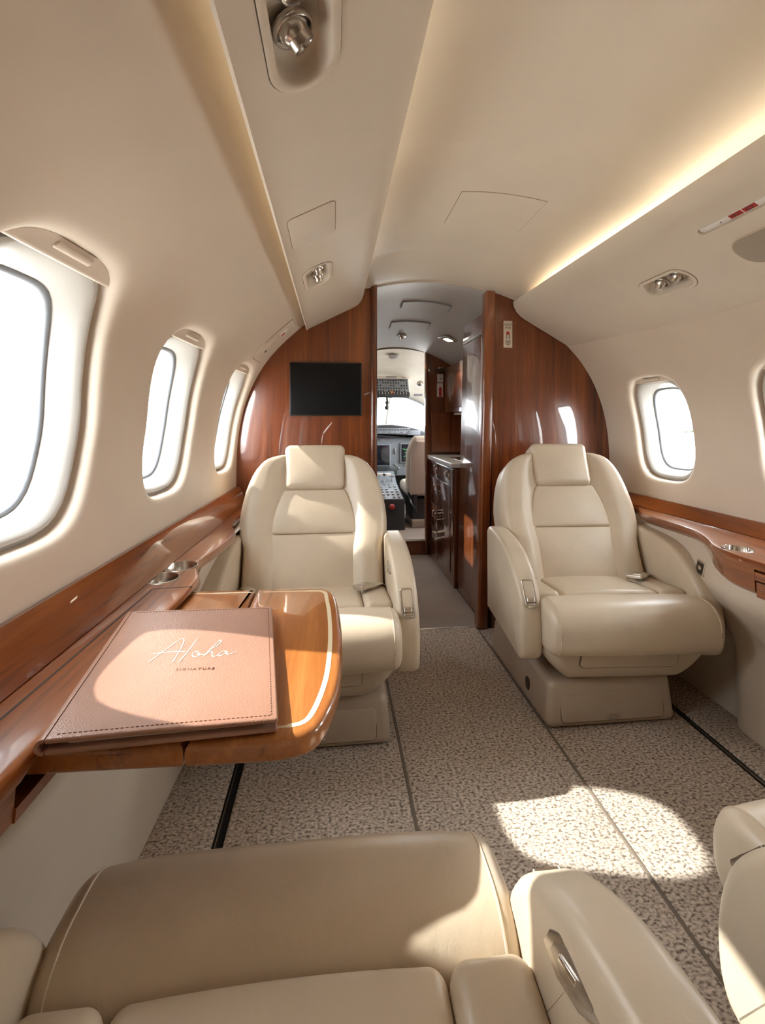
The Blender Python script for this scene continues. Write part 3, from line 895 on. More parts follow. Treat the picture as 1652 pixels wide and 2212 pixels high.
            # call button plate on the inner top edge
            fm2 = Matrix.Translation((s*.2868, .135, .555)) @ Matrix.Rotation(-s*math.radians(72), 4, 'Y') @ Matrix.Rotation(s*math.radians(14), 4, 'Z')
            ins = [(-.006, -.045), (.008, -.052), (.020, -.020), (.019, .018), (.006, .045), (-.008, .052), (-.018, .022), (-.017, -.015)]
            mb = MB(); mb.prism([(x*1.05, y*1.0) for x, y in ins], -.006, .0035, .002, None, 2, fm2); pl = part('control_plate', mb, M['metal'], arm)
            mb = MB(); mb.prism([(x*.66, y*.72) for x, y in ins], .003, .0040, .0004, None, 2, fm2); part('control_recess', mb, M['recess'], arm)
            mb = MB(); mb.rbox(0, .004, .005, .006, .03, .004, .001, 2, mat=fm2); part('control_switch', mb, M['chrome'], arm)
    # belts
    mb = MB(); mb.tube(spline([(-.275, -.01, .40), (-.262, .02, .452), (-.235, .055, .460), (-.20, .075, .453)], 5), .019, 8, flat=.14)
    bl_ = part('seat_belt', mb, M['belt'], root)
    mb = MB(); mb.rbox(0, 0, 0, .052, .062, .018, .005, 3, mat=Matrix.Translation((-.19, .082, .464)) @ Matrix.Rotation(.6, 4, 'Z') @ Matrix.Rotation(.18, 4, 'X'))
    mb.rbox(0, .012, .010, .040, .030, .006, .002, 2, mat=Matrix.Translation((-.19, .082, .464)) @ Matrix.Rotation(.6, 4, 'Z') @ Matrix.Rotation(.18, 4, 'X'))
    part('buckle', mb, M['metal'], bl_)
    mb = MB(); mb.tube(spline([(.275, -.01, .40), (.262, .02, .452), (.24, .05, .460), (.215, .07, .452)], 5), .019, 8, flat=.14)
    part('seat_belt', mb, M['belt'], root)
    return root
G = 'beige leather club seats'
s1 = make_seat('beige leather seat behind the folding table, below the black screen', G, -1, (-.08, 1.835, 0), PI, .03)
s2 = make_seat('beige leather seat by the right wall, turned toward the camera', G, 1, (1.02, 1.85, 0), PI, .03)
for ch in s2.children:
    if ch.name.split('.')[0] != 'base': ch.rotation_euler = (0, 0, math.radians(-4)); ch.location = (-.015, 0, 0)
s3 = copy_tree(s1); s3.location = (.92, .29, 0); s3.rotation_euler = (0, 0, 0)
s3['label'] = 'near beige seat cut by the right edge of the photo'
s4 = copy_tree(s2); s4.location = (-.055, .29, 0); s4.rotation_euler = (0, 0, 0)
for ch in s4.children: ch.rotation_euler = (0, 0, 0); ch.location = (0, 0, 0)
s4['label'] = 'beige leather seat nearest the camera, its cushion filling the bottom'

# ------------------------------------------------------------------ left ledge
ZT = .684
def lx(y):   # inner edge of the left ledge
    return lerp_tab([(-1.3, -.375), (.4, -.372), (.7, -.366), (1.0, -.350), (1.16, -.342), (1.24, -.343), (1.30, -.362), (1.38, -.385), (1.5, -.370), (1.7, -.350), (1.80, -.370), (1.9, -.398), (2.37, -.400)], y)
def wl(y): return wallx(-1, y, .75, -.004)
def sweep(fn, y0, y1, n):
    """closed section fn(y)->[(x,z)] swept along the cabin"""
    mb = MB(); S = None
    for i in range(n+1):
        y = y0+(y1-y0)*i/n; P = fn(y); S = len(P)
        mb.v += [(x, y, z) for x, z in P]
    for i in range(n):
        for j in range(S):
            k = (j+1) % S
            mb.f.append((i*S+j, i*S+k, (i+1)*S+k, (i+1)*S+j))
    mb.f.append(tuple(reversed(range(S)))); mb.f.append(tuple(n*S+j for j in range(S)))
    return mb
led = thing('side_ledge', 'glossy walnut ledge along the left wall with two cup holders', 'ledge', (-.45, .9, ZT))
part('backsplash', sweep(lambda y: [(wl(y)-.01, .765), (wl(y)+.008, .768), (wl(y)+.014, .763), (wl(y)+.050, ZT+.002), (wl(y)+.045, ZT-.006), (wl(y)-.01, ZT-.006)], YA+.01, YB-.003, 24), M['wood_y'], led, True)
def shelf(y):
    x = lx(y); w = wl(y)-.006
    t = .030-.0165*smooth(.60, .62, y)*(1-smooth(1.20, 1.22, y))
    return [(w, ZT), (x-.014, ZT), (x-.006, ZT-.002*t/.03), (x-.001, ZT-.008*t/.03), (x+.001, ZT-.016*t/.03), (x-.002, ZT-.025*t/.03), (x-.010, ZT-t), (w, ZT-t)]
sh = part('shelf', sweep(shelf, YA+.01, YB-.003, 90), M['wood_y'], led, True)
cups = [(-.444, 1.250), (-.426, 1.350)]
cc = []
for i, (cx, cy) in enumerate(cups):
    inv = ROOTM[led].inverted()
    c = MB(); c.lathe([(.0445, -.06), (.0445, .03)], 40, inv @ Matrix.Translation((cx, cy, ZT))); cc.append(c)
# the shelf keeps its parent while it is cut
sh.parent = None
cut(sh, cc); sh.parent = led
for cx, cy in cups:
    mb = MB(); mb.lathe([(.0, -.070), (.040, -.070), (.0425, -.066), (.0425, .0005), (.0435, .0018), (.046, .0015), (.0475, 0), (.0440, -.002), (.0440, -.073), (.0, -.073)], 40, Matrix.Translation((cx, cy, ZT)))
    part('cup_holder', mb, M['metal'], led, True)
# groove lines of the table lid
def strip(pts, w, z, t=.0012, n=10):
    mb = MB(); P = spline([(x, y, z) for x, y in pts], n)
    V = []
    for i, p in enumerate(P):
        q0 = Vector(P[max(i-1, 0)]); q1 = Vector(P[min(i+1, len(P)-1)]); d = (q1-q0).normalized(); nx = Vector((-d.y, d.x, 0))*w/2
        for s in (-1, 1):
            for h in (-.004, t): V.append((p[0]+nx.x*s, p[1]+nx.y*s, z+h))
    F = []
    for i in range(len(P)-1):
        for (a, b) in ((0, 1), (1, 3), (3, 2), (2, 0)): F.append((i*4+a, i*4+b, i*4+4+b, i*4+4+a))
    F += [(0, 1, 3, 2), tuple(4*(len(P)-1)+k for k in (0, 1, 3, 2))]
    return mb.add(V, F)
part('lid_groove', strip([(wl(y)+.078, y) for y in (-1.0, -.2, .5, .9, 1.17)], .004, ZT, .0004), M['darkgap'], led, True)
part('lid_groove', strip([(wl(1.175)+.078, 1.172), (-.40, 1.176), (lx(1.176)-.004, 1.180)], .003, ZT, .0004, 4), M['darkgap'], led, True)
def zf(y): return .606+.045*smooth(1.33, 1.44, y)+.045*(1-smooth(.40, .47, y))
part('fascia', sweep(lambda y: [(lx(y)-.014, ZT-.028), (lx(y)-.020, zf(y)), (lx(y)-.040, zf(y)-.005), (lx(y)-.040, ZT-.028)], 1.205, YB-.003, 40), M['wood_y'], led, True)
part('fascia', sweep(lambda y: [(lx(y)-.012, ZT-.028), (lx(y)-.016, zf(y)), (lx(y)-.036, zf(y)-.005), (lx(y)-.040, ZT-.028)], YA+.01, .603, 20), M['wood_y'], led, True)
part('table_slot', sweep(lambda y: [(lx(y)-.085, ZT-.030), (lx(y)-.085, .60), (lx(y)-.095, .60), (lx(y)-.095, ZT-.030)], .603, 1.205, 6), M['darkgap'], led, True)
part('slot_sill', sweep(lambda y: [(lx(y)-.012, .622), (lx(y)-.014, .604), (lx(y)-.095, .604), (lx(y)-.095, .622)], .603, 1.205, 6), M['wood_y'], led, True)
# lower liner, left
def lowl(y):
    x = wallx(-1, y, 0)
    return [(x-.04, -.03), (x+.012, -.03), (x+.018, .25), (x+.030, .45), (max(x+.075, lx(y)-.055), zf(y)-.012), (max(x+.095, lx(y)-.035), zf(y)), (x-.04, zf(y))]
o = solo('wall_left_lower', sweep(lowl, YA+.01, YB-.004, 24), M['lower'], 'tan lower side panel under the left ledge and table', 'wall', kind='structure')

# ------------------------------------------------------------------ table and menu
TZ = .667
root = thing('folding_table', 'glossy walnut folding table pulled out beside the left wall', 'table', (-.2, .9, TZ))
def tab_out(ins=0):
    x1 = .018
    pts = [(-.40, .636+ins), (-.20, .630+ins), (-.10, .627+ins), (-.06, .629+ins), (-.030-ins*.5, .640+ins*.8), (-.012-ins*.8, .665+ins*.5), (.004-ins, .72), (.013-ins, .78), (.0175-ins, .87), (.0175-ins, .95), (.014-ins, 1.04), (.008-ins, 1.11), (.0-ins*.8, 1.155-ins*.4), (-.017-ins*.5, 1.180-ins*.8), (-.045, 1.190-ins), (-.12, 1.193-ins), (-.20, 1.196-ins), (-.40, 1.203-ins)]
    return pts
full = spline(tab_out(), 4)
def half(pts, x, keep_left):
    out = []
    n = len(pts)
    for i in range(n):
        a, b = pts[i], pts[(i+1) % n]
        ina = (a[0] <= x) == keep_left; inb = (b[0] <= x) == keep_left
        if ina: out.append(a)
        if ina != inb:
            t = (x-a[0])/(b[0]-a[0]); out.append((x, a[1]+t*(b[1]-a[1])))
    return out
mb = MB(); mb.prism(half(full, -.1955, True), TZ-.034, TZ, .011, None, 4); inner = part('inner_leaf', mb, M['wood_t'], root, True)
mb = MB(); mb.prism(half(full, -.1935, False), TZ-.034, TZ, .011, None, 4); outer = part('outer_leaf', mb, M['wood_t'], root, True)
inl = spline([p for p in tab_out(.024)], 4)
inl = [p for p in inl if p[0] > -.395]
def inlay(pts):
    mb = MB(); V = []; F = []
    for i, p in enumerate(pts):
        a = Vector(pts[max(i-1, 0)]); b = Vector(pts[min(i+1, len(pts)-1)]); d = (b-a).normalized()
        nx = Vector((-d.y, d.x))*.0022*(1.0 if p[0] < -.06 else 1.9)
        for s in (-1, 1):
            V.append((p[0]+nx.x*s, p[1]+nx.y*s, TZ-.003)); V.append((p[0]+nx.x*s, p[1]+nx.y*s, TZ+.0004))
    for i in range(len(pts)-1):
        for (a, b) in ((0, 1), (1, 3), (3, 2), (2, 0)): F.append((i*4+a, i*4+b, i*4+4+b, i*4+4+a))
    F += [(0, 1, 3, 2), tuple(4*(len(pts)-1)+k for k in (0, 1, 3, 2))]
    return mb.add(V, F)
lo = [p for p in inl if p[1] < .8 and p[0] < -.1965]; hi = [p for p in inl if p[1] > .8 and p[0] < -.1965]
part('inlay', inlay(lo), M['inlay'], inner, True); part('inlay', inlay(hi), M['inlay'], inner, True)
part('inlay', inlay([p for p in inl if p[0] > -.1925]), M['inlay'], outer, True)

mrz = math.radians(8.5)
root = thing('menu_folder', 'brown leather folder embossed Aloha SIGNATURE lying on the walnut table', 'menu', (-.241, .812, TZ+.0095), mrz)
mtl = math.radians(3.6)          # its far left corner rests on the lip of the ledge
root.rotation_euler = (0, mtl, mrz)
ROOTM[root] = Matrix.Translation((-.241, .812, TZ+.0095)) @ Matrix.Rotation(mrz, 4, 'Z') @ Matrix.Rotation(mtl, 4, 'Y')
W_, H_ = .277, .392
mb = MB(); mb.rbox(0, 0, .0035, W_, H_, .0068, .0033, 3, (1, 1, 1)); part('back_cover', mb, M['menu'], root)
mb = MB(); mb.rbox(.006, .0, .0098, W_-.034, H_-.022, .0062, .0008, 2); part('pages', mb, M['paper'], root)
def sag(x, y, z): return (x, y, z-.0015*smooth(-.02, .14, x))
mb = MB(); mb.rbox(0, 0, .0172, W_, H_, .0068, .0033, 3, (10, 10, 1), sag); fc = part('front_cover', mb, M['menu'], root)
mb = MB()
prof = [(-.004+.0104*math.cos(t), .01035+.0102*math.sin(t)) for t in [PI/2+PI*i/12 for i in range(13)]]
prof2 = [(-.004+.0062*math.cos(t), .01035+.0060*math.sin(t)) for t in [PI/2+PI*i/12 for i in range(12, -1, -1)]]
V = []; F = []
P = [(x-W_/2+.004, z) for x, z in prof+prof2]
mb.prism(P, -H_/2+.001, H_/2-.001, 0, lambda u, v, d: (u, d, v)); part('spine', mb, M['menu'], root)
mb = MB()
def zc_(x): return .0172+.0034-.0015*smooth(-.02, .14, x)
def stitch(mb, p, q, n):
    for i in range(n):
        a = (i+.2)/n; b = (i+.8)/n
        pa = [p[k]+(q[k]-p[k])*a for k in (0, 1)]; pb = [p[k]+(q[k]-p[k])*b for k in (0, 1)]
        mb.tube([(*pa, zc_(pa[0])), (*pb, zc_(pb[0]))], .0008, 5)
stitch(mb, (-W_/2+.010, -H_/2+.009), (W_/2-.009, -H_/2+.009), 44)
stitch(mb, (W_/2-.009, -H_/2+.009), (W_/2-.009, H_/2-.009), 60)
stitch(mb, (-W_/2+.010, H_/2-.009), (W_/2-.009, H_/2-.009), 44)
st = part('stitching', mb, M['thread'], fc); st['kind'] = 'stuff'
ST = [[(-.298, .781), (-.29, .811), (-.283, .838), (-.277, .857), (-.2725, .865), (-.269, .864), (-.265, .851), (-.263, .831), (-.262, .81), (-.261, .782)],
      [(-.304, .808), (-.286, .814), (-.269, .818), (-.253, .819)],
      [(-.246, .865), (-.248, .822), (-.251, .782)],
      [(-.231, .820), (-.236, .819), (-.238, .81), (-.235, .803), (-.228, .803), (-.226, .808), (-.228, .814), (-.231, .813), (-.226, .809), (-.218, .81)],
      [(-.218, .802), (-.214, .828), (-.208, .855), (-.205, .863), (-.202, .858), (-.205, .842), (-.213, .827), (-.216, .809), (-.214, .815), (-.21, .821), (-.206, .814), (-.205, .806), (-.2, .804), (-.195, .81)],
      [(-.183, .82), (-.19, .823), (-.195, .814), (-.195, .808), (-.19, .807), (-.185, .816), (-.183, .821), (-.183, .815), (-.18, .812), (-.174, .816), (-.168, .822)]]
inv = ROOTM[root].inverted()
mb = MB()
for s_ in ST:
    P = []
    for x, y in spline(s_, 7):
        q = inv @ Vector((x, y, TZ)); P.append((q.x, q.y, zc_(q.x)+.0002))
    mb.tube(P, .0010, 6, flat=.6)
part('embossed_word', mb, M['ivory'], fc, label='ivory handwritten word Aloha')
v, f = text_mesh('SIGNATURE', .0095, .0003, spacing=1.35)
q = inv @ Vector((-.220, .7625, TZ))
mb = MB(); mb.add(v, f, Matrix.Translation((q.x, q.y, zc_(q.x)+.0002)) @ Matrix.Rotation(math.radians(4.5)-mrz, 4, 'Z') @ Matrix.Diagonal((.92, 1.0, 1, 1)))
part('printed_word', mb, M['ink'], fc, label='small dark word SIGNATURE')

# ------------------------------------------------------------------ right ledge
RZ = .685
def rx(y): return lerp_tab([(-1.3, 1.32), (.8, 1.32), (.95, 1.25), (1.08, 1.215), (1.18, 1.218), (1.30, 1.216), (1.40, 1.238), (1.48, 1.285), (1.58, 1.330), (1.72, 1.345), (1.90, 1.350), (1.98, 1.385), (2.06, 1.43), (2.37, 1.43)], y)
def wr(y): return wallx(1, y, .72, -.004)
rl = thing('side_ledge', 'glossy walnut ledge along the right wall with one cup holder', 'ledge', (1.45, 1.5, RZ))
part('backsplash', sweep(lambda y: [(wr(y)+.01, .730), (wr(y)-.010, .732), (wr(y)-.016, .727), (wr(y)-.055, RZ+.002), (wr(y)-.05, RZ-.006), (wr(y)+.01, RZ-.006)], YA+.01, YB-.003, 24), M['wood_y'], rl, True)
def rshelf(y):
    x = rx(y); w = wr(y)+.006
    return [(w, RZ), (x+.014, RZ), (x+.006, RZ-.002), (x+.001, RZ-.008), (x-.001, RZ-.014), (x+.003, RZ-.026), (x+.012, RZ-.030), (w, RZ-.030)]
rs = part('shelf', sweep(rshelf, YA+.01, YB-.003, 90), M['wood_y'], rl, True)
rc = (1.278, 1.345)
c = MB(); c.lathe([(.0405, -.06), (.0405, .03)], 40, ROOTM[rl].inverted() @ Matrix.Translation((rc[0], rc[1], RZ)))
rs.parent = None; cut(rs, [c]); rs.parent = rl
mb = MB(); mb.lathe([(.0, -.030), (.036, -.030), (.0385, -.026), (.0385, .0005), (.0395, .0018), (.043, .0015), (.0445, 0), (.0405, -.002), (.0405, -.033), (.0, -.033)], 40, Matrix.Translation((rc[0], rc[1], RZ))); part('cup_holder', mb, M['chrome'], rl, True)
mb = MB(); mb.rbox(1.295, 1.235, RZ+.001, .05, .022, .005, .002, 2); part('table_catch', mb, M['chrome'], rl, True)
def rfas(y):
    x = rx(y); b = RZ-.045-.055*smooth(1.62, 1.25, y)
    return [(x+.010, RZ-.028), (x+.014, b+.01), (x+.024, b), (x+.05, b), (x+.05, RZ-.028)]
def smooth_rev(a, b, x): return 1-smooth(b, a, x)
def rfas(y):
    x = rx(y); b = RZ-.042-.062*(1-smooth(1.30, 1.62, y))
    return [(x+.010, RZ-.028), (x+.014, b+.01), (x+.024, b), (x+.06, b), (x+.06, RZ-.028)]
part('fascia', sweep(rfas, 1.235, YB-.003, 40), M['wood_y'], rl, True)
part('table_front', sweep(lambda y: [(rx(y)+.004, RZ-.034), (rx(y)+.006, RZ-.058), (rx(y)+.05, RZ-.058), (rx(y)+.05, RZ-.034)], 1.0, 1.228, 12), M['wood_y'], rl, True)
part('table_front', sweep(lambda y: [(rx(y)+.010, RZ-.064), (rx(y)+.012, RZ-.108), (rx(y)+.05, RZ-.108), (rx(y)+.05, RZ-.064)], 1.0, 1.228, 12), M['wood_y'], rl, True)
# lower liner right: swells inward toward the camera, hollowed out around the seat
def lowr_x(y, z):
    x = wallx(1, y, z)-.015
    top = (rx(y)+.028)
    x = x+(top-x)*smooth(.28, .60, z)*.9
    edge = 1.66-.12*(1-smooth(.0, .55, .62-z))*1.0
    yb = lerp_tab([(0, 1.50), (.12, 1.505), (.26, 1.52), (.41, 1.575), (.50, 1.66), (.56, 1.80), (.60, 2.2)], z)
    k = 1-smooth(yb, yb+.05, y)
    return x-(.055*k)*(1-smooth(.50, .62, z)*.8)
mb = MB(); nz_ = 30; ny = 90
zsr = [-.03+.685*i/nz_ for i in range(nz_+1)]
ysr = [YA+.01+(YB-.004-YA-.01)*(i/ny)**.7 for i in range(ny+1)]
mb.grid(lambda u, v: (lowr_x(ysr[int(round(u*ny))], zsr[int(round(v*nz_))]), ysr[int(round(u*ny))], zsr[int(round(v*nz_))]), ny, nz_)
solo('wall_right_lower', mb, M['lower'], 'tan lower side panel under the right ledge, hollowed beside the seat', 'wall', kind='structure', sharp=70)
xs_ = lowr_x(1.562, .553)
root = thing('switch_plate', 'small metal switch plate under the right ledge beside the seat', 'switch', (xs_, 1.562, .553))
e_ = .004
ty_ = Vector((lowr_x(1.574, .553)-lowr_x(1.55, .553), .024, 0)).normalized(); tz_ = Vector((lowr_x(1.562, .563)-lowr_x(1.562, .543), 0, .02)).normalized()
nw = tz_.cross(ty_).normalized()
if nw.x > 0: nw = -nw
sm = Matrix.Identity(4)
for i in range(3): sm[i][0] = ty_[i]; sm[i][1] = tz_[i]; sm[i][2] = nw[i]
sm.translation = Vector((xs_, 1.562, .553))
mb = MB(); mb.prism(rrect(.058, .050, .004), -.004, .004, .0015, None, 2, sm); part('plate', mb, M['metal'], root, True)
mb = MB(); mb.prism(rrect(.046, .038, .003), .0036, .0046, 0, None, 2, sm); part('insert', mb, M['darkmetal'], root, True)
mb = MB(); mb.prism(rrect(.026, .015, .0074), .0044, .008, .002, None, 2, sm); part('button', mb, M['metal'], root, True)

def edge_rug(label, xi, xo):
    ys = [-1.3+3.66*i/40 for i in range(41)]
    P = [(xi, ys[0]), (xi, ys[-1])]+[(xo(y), y) for y in reversed(ys)]
    mb = MB(); mb.prism(P, -.010, .002, .004, None, 2); solo('edge_carpet', mb, M['carpet'], label, 'carpet')
edge_rug('narrow carpet strip between the left seat track and the wall', -.311, lambda y: wallx(-1, y, 0)+.0125)
edge_rug('narrow carpet strip between the right seat track and the wall', 1.305, lambda y: lowr_x(y, 0)-.0005)

# ------------------------------------------------------------------ screen, placard on the bulkhead
root = thing('video_screen', 'black flat screen set in the left walnut bulkhead', 'screen', (-.037, YB, 1.255))
mb = MB(); mb.rbox(-.037, YB-.004, 1.2525, .362, .016, .270, .003, 2); part('bezel', mb, M['black'], root, True)
mb = MB(); mb.rbox(-.037, YB-.0125, 1.2525, .350, .004, .258, .001, 2); part('display', mb, M['screen'], root, True)
root = thing('placard', 'small ivory placard with a red and black symbol high on the right bulkhead', 'sign', (.92, YB, 1.55))
fmB = Matrix.Translation((.919, YB-.0005, 1.551)) @ Matrix.Rotation(PI/2, 4, 'X')
mb = MB(); mb.prism(rrect(.048, .142, .003), -.002, .0025, .001, None, 2, fmB); pl = part('plate', mb, plain('ivory_plate', (.62, .53, .42), .5), root, True)
for s_, y_, sz in (('NIDO', .050, .0165), ('PUN', .033, .0165)):
    v, f = text_mesh(s_, sz, .0003); mb = MB(); mb.add(v, f, fmB @ Matrix.Translation((0, y_, .0028))); part('lettering', mb, M['blackink'], pl, True)
mb = MB()
arch = [(-.0085, 0)]+[(.0085*math.cos(t), .008+.0085*math.sin(t)) for t in [PI-PI*i/10 for i in range(11)]]+[(.0085, 0)]
mb.prism(arch, .002, .0032, 0, None, 2, fmB @ Matrix.Translation((-.001, -.002, 0))); part('red_symbol', mb, M['red'], pl, True)
mb = MB()
for x_ in (-.0075, .0065): mb.prism(rrect(.0035, .026, .0008, 2), .002, .0030, 0, None, 2, fmB @ Matrix.Translation((x_-.0005, -.014, 0)))
for k_, w_ in ((-.036, .030), (-.042, .030), (-.048, .028), (-.056, .018)): mb.prism(rrect(w_, .0028, .0004, 2), .002, .0029, 0, None, 2, fmB @ Matrix.Translation((-.001, k_, 0)))
part('symbol_lines', mb, M['blackink'], pl, True)

# ------------------------------------------------------------------ vestibule and galley
mb = MB(); mb.grid(lambda u, v: (wallx(-1, YB+(3.75-YB)*u, 1.75*v), YB+(3.75-YB)*u, 1.75*v), 30, 40)
# added unseen opening, left between the pieces, throws a sun spot on the galley
wy0, wy1, wz0, wz1 = 2.86, 3.06, 1.28, 1.46
mb = MB()
def vw(y0, y1, z0, z1, ny=6, nz=12): mb.grid(lambda u, v: (wallx(-1, y0+(y1-y0)*u, z0+(z1-z0)*v), y0+(y1-y0)*u, z0+(z1-z0)*v), ny, nz)
vw(YB, wy0, 0, 1.78); vw(wy1, 3.76, 0, 1.78); vw(wy0, wy1, 0, wz0); vw(wy0, wy1, wz1, 1.78, 6, 6)
solo('wall_left_vestibule', mb, M['wood_d'], 'walnut vestibule side wall hidden behind the left bulkhead', 'wall', kind='structure')
root = thing('window_12', 'small added window, unseen behind the left bulkhead, that throws a sun spot on the galley cabinet', 'window', (wallx(-1, 2.96, 1.37), 2.96, 1.37), kind='structure')
mb = MB(); mb.grid(lambda u, v: (wallx(-1, wy0+(wy1-wy0)*u, wz0+(wz1-wz0)*v, .02), wy0+(wy1-wy0)*u, wz0+(wz1-wz0)*v), 2, 4); part('pane', mb, M['glass'], root, True)
mb = MB(); mb.tube([(wallx(-1, 2.96+a, 1.37+b, .004), 2.96+a, 1.37+b) for a, b in rrect(.205, .185, .03, 5)], .010, 8, closed=True); part('window_frame', mb, M['reveal'], root, True)
mb = MB(); mb.grid(lambda u, v: (wallx(1, YB+(3.75-YB)*u, 1.78*v), YB+(3.75-YB)*u, 1.78*v), 6, 30)
solo('wall_right_vestibule', mb, M['vest'], 'pale vestibule side wall hidden behind the galley', 'wall', kind='structure')

def gx(z): return .790+.045*z/1.75      # leaning aisle face
def lean2(z0):
    return lambda x, y, z: (x+.045*(z+z0)/1.75 if x < 0 else x, y, z)
tc_ = thing('tall_cabinet', 'tall glossy walnut galley cabinet behind the right bulkhead', 'cabinet', (1.1, 2.66, 0))
mb = MB(); mb.prism([(.796, .008), (1.36, .008), (1.40, .9), (1.33, 1.25), (1.20, 1.45), (1.02, 1.60), (.93, 1.655), (.842, 1.70)], 2.415, 2.915, .004, lambda u, v, d: (u, d, v)); part('body', mb, M['wood_d'], tc_, True)
def door_panel(y0, y1, z0, z1, th=.008, mat='wood_d', parent=None, name='door'):
    mb = MB(); mb.prism(rrect(y1-y0, z1-z0, .004), -.001, th, .003, lambda u, v, d: (gx((z0+z1)/2+v)-d+.006, (y0+y1)/2+u, (z0+z1)/2+v), 3)
    return part(name, mb, M[mat], parent, True)
d1 = door_panel(2.435, 2.905, .06, 1.575, parent=tc_); d2 = door_panel(2.435, 2.905, 1.583, 1.695, parent=tc_)
mb = MB(); mb.rbox(gx(1.5)-.008, 2.50, 1.535, .008, .012, .05, .003, 2); part('latch', mb, M['chrome'], d1, True)
gc = thing('galley_counter', 'glossy walnut galley drawer unit with pale counter top', 'cabinet', (1.1, 3.3, 0))
mb = MB(); mb.rbox(1.02, 3.315, .39, .485, .75, .78, .006, 3); part('body', mb, M['wood_d'], gc, True)
mb = MB(); mb.rbox(1.015, 3.315, .802, .515, .765, .034, .008, 3); part('counter_top', mb, M['counter'], gc, True)
mb = MB(); mb.rbox(1.03, 3.22, .8205, .34, .34, .004, .002, 2); part('sink_cover', mb, M['metal'], gc, True)
mb = MB(); mb.rbox(.766, 3.30, .778, .012, .775, .008, .002, 2); part('edge_trim', mb, M['chrome'], gc, True)
def drawer(y0, y1, z0, z1):
    mb = MB(); mb.prism(rrect(y1-y0-.006, z1-z0-.006, .004), 0, .006, .002, lambda u, v, d: (.7775-d, (y0+y1)/2+u, (z0+z1)/2+v), 2)
    d = part('drawer', mb, M['wood_d'], gc, True)
    return d
def pull(d, y, z):
    mb = MB(); mb.tube(spline([(.776, y, z+.024), (.758, y, z+.020), (.755, y, z), (.758, y, z-.020), (.776, y, z-.024)], 4), .0042, 8); part('pull', mb, M['chrome'], d, True)
d = drawer(3.40, 3.68, .66, .775); pull(d, 3.44, .735)
d = drawer(3.02, 3.40, .66, .775); pull(d, 3.36, .72); 
d = drawer(2.94, 3.02, .30, .775); pull(d, 2.99, .72)
d = drawer(3.40, 3.68, .45, .66); pull(d, 3.44, .585)
d = drawer(3.02, 3.40, .08, .66); pull(d, 3.06, .735)
d = drawer(3.40, 3.68, .28, .45); pull(d, 3.48, .385); pull(d, 3.42, .375)
d = drawer(3.40, 3.68, .05, .28); pull(d, 3.49, .22); pull(d, 3.42, .23)
uc = thing('upper_cabinet', 'walnut overhead cabinet above the galley counter', 'cabinet', (1.1, 3.3, 1.4))
mb = MB(); mb.prism([(.90, 1.16), (1.30, 1.16), (1.26, 1.28), (1.12, 1.40), (.99, 1.47), (.90, 1.52)], 2.945, 3.69, .004, lambda u, v, d: (u, d, v)); part('body', mb, M['wood_d'], uc, True)
mb = MB(); mb.prism(rrect(.66, .25, .004), 0, .008, .003, lambda u, v, d: (.901-d, 3.30+u, 1.315+v), 2); part('door', mb, M['wood_v'], uc, True)
mb = MB(); mb.rbox(.97, 3.28, 1.150, .05, .60, .018, .004, 2); part('light_bar', mb, M['white'], uc, True)
mb = MB(); mb.rbox(1.02, 3.69, 1.0, .46, .008, .32, .002, 2); solo('galley_backsplash', mb, M['wood_d'], 'dark walnut panel above the far end of the galley counter', 'panel')

# ceiling fittings of the vestibule
def vplate(name, label, cat, x0, x1, y0, y1, mat, t=.006):
    root = thing(name, label, cat, ((x0+x1)/2, (y0+y1)/2, vault((x0+x1)/2-C0, (y0+y1)/2)))
    def V_(x, y): return vault((x-C0)*1.25, y)
    for nm, ex, tt, mm in (('frame', .006, .004, 'seal'), ('grille', 0, .007, mat)):
        mb = MB()
        P = rrect(x1-x0+2*ex, y1-y0+2*ex, .01+ex, 3)
        n = len(P); cx, cy = (x0+x1)/2, (y0+y1)/2
        mb.grid(lambda u, v: (x0-ex+(x1-x0+2*ex)*u, y0-ex+(y1-y0+2*ex)*v, V_(x0-ex+(x1-x0+2*ex)*u, y0-ex+(y1-y0+2*ex)*v)-tt), 14, 4)
        b0 = len(mb.v); Q = [(x0-ex+(x1-x0+2*ex)*i/14, y0-ex) for i in range(15)]+[(x1+ex-(x1-x0+2*ex)*i/14, y1+ex) for i in range(15)]
        for tt2 in (0, tt):
            for (a, b) in Q: mb.v.append((a, b, V_(a, b)-tt2))
        for i in range(30): mb.f.append((b0+i, b0+(i+1) % 30, b0+30+(i+1) % 30, b0+30+i))
        part(nm, mb, M[mat if nm == 'grille' else 'seal'], root, True)
    return root
vplate('ceiling_vent', 'nearer dark-framed vent strip in the vestibule ceiling', 'vent', .41, .695, 2.70, 2.79, 'vest')
vplate('ceiling_vent', 'farther vent strip in the vestibule ceiling', 'vent', .385, .64, 3.04, 3.15, 'vest')
zz = vault((.495-C0)*1.25, 3.35)
mb = MB(); mb.lathe([(.036, 0), (.034, -.008), (.018, -.012), (.012, -.03), (0, -.032)], 20, Matrix.Translation((.495, 3.35, zz))); solo('smoke_detector', mb, M['metal'], 'small round grey detector on the vestibule ceiling', 'detector')
zz = vault((.80-C0)*1.25, 3.2)
root = thing('downlight', 'square lit downlight in the vestibule ceiling', 'lamp', (.80, 3.2, zz))
dm = Matrix.Translation((.80, 3.2, zz-.004)) @ Matrix.Rotation(.35, 4, 'Y') @ Matrix.Rotation(.3, 4, 'Z')
mb = MB(); mb.rbox(0, 0, 0, .095, .12, .012, .003, 2, mat=dm); part('frame', mb, M['metal'], root, True)
mb = MB(); mb.rbox(.008, 0, -.006, .05, .06, .006, .002, 2, mat=dm); part('lamp', mb, M['lamp'], root, True)

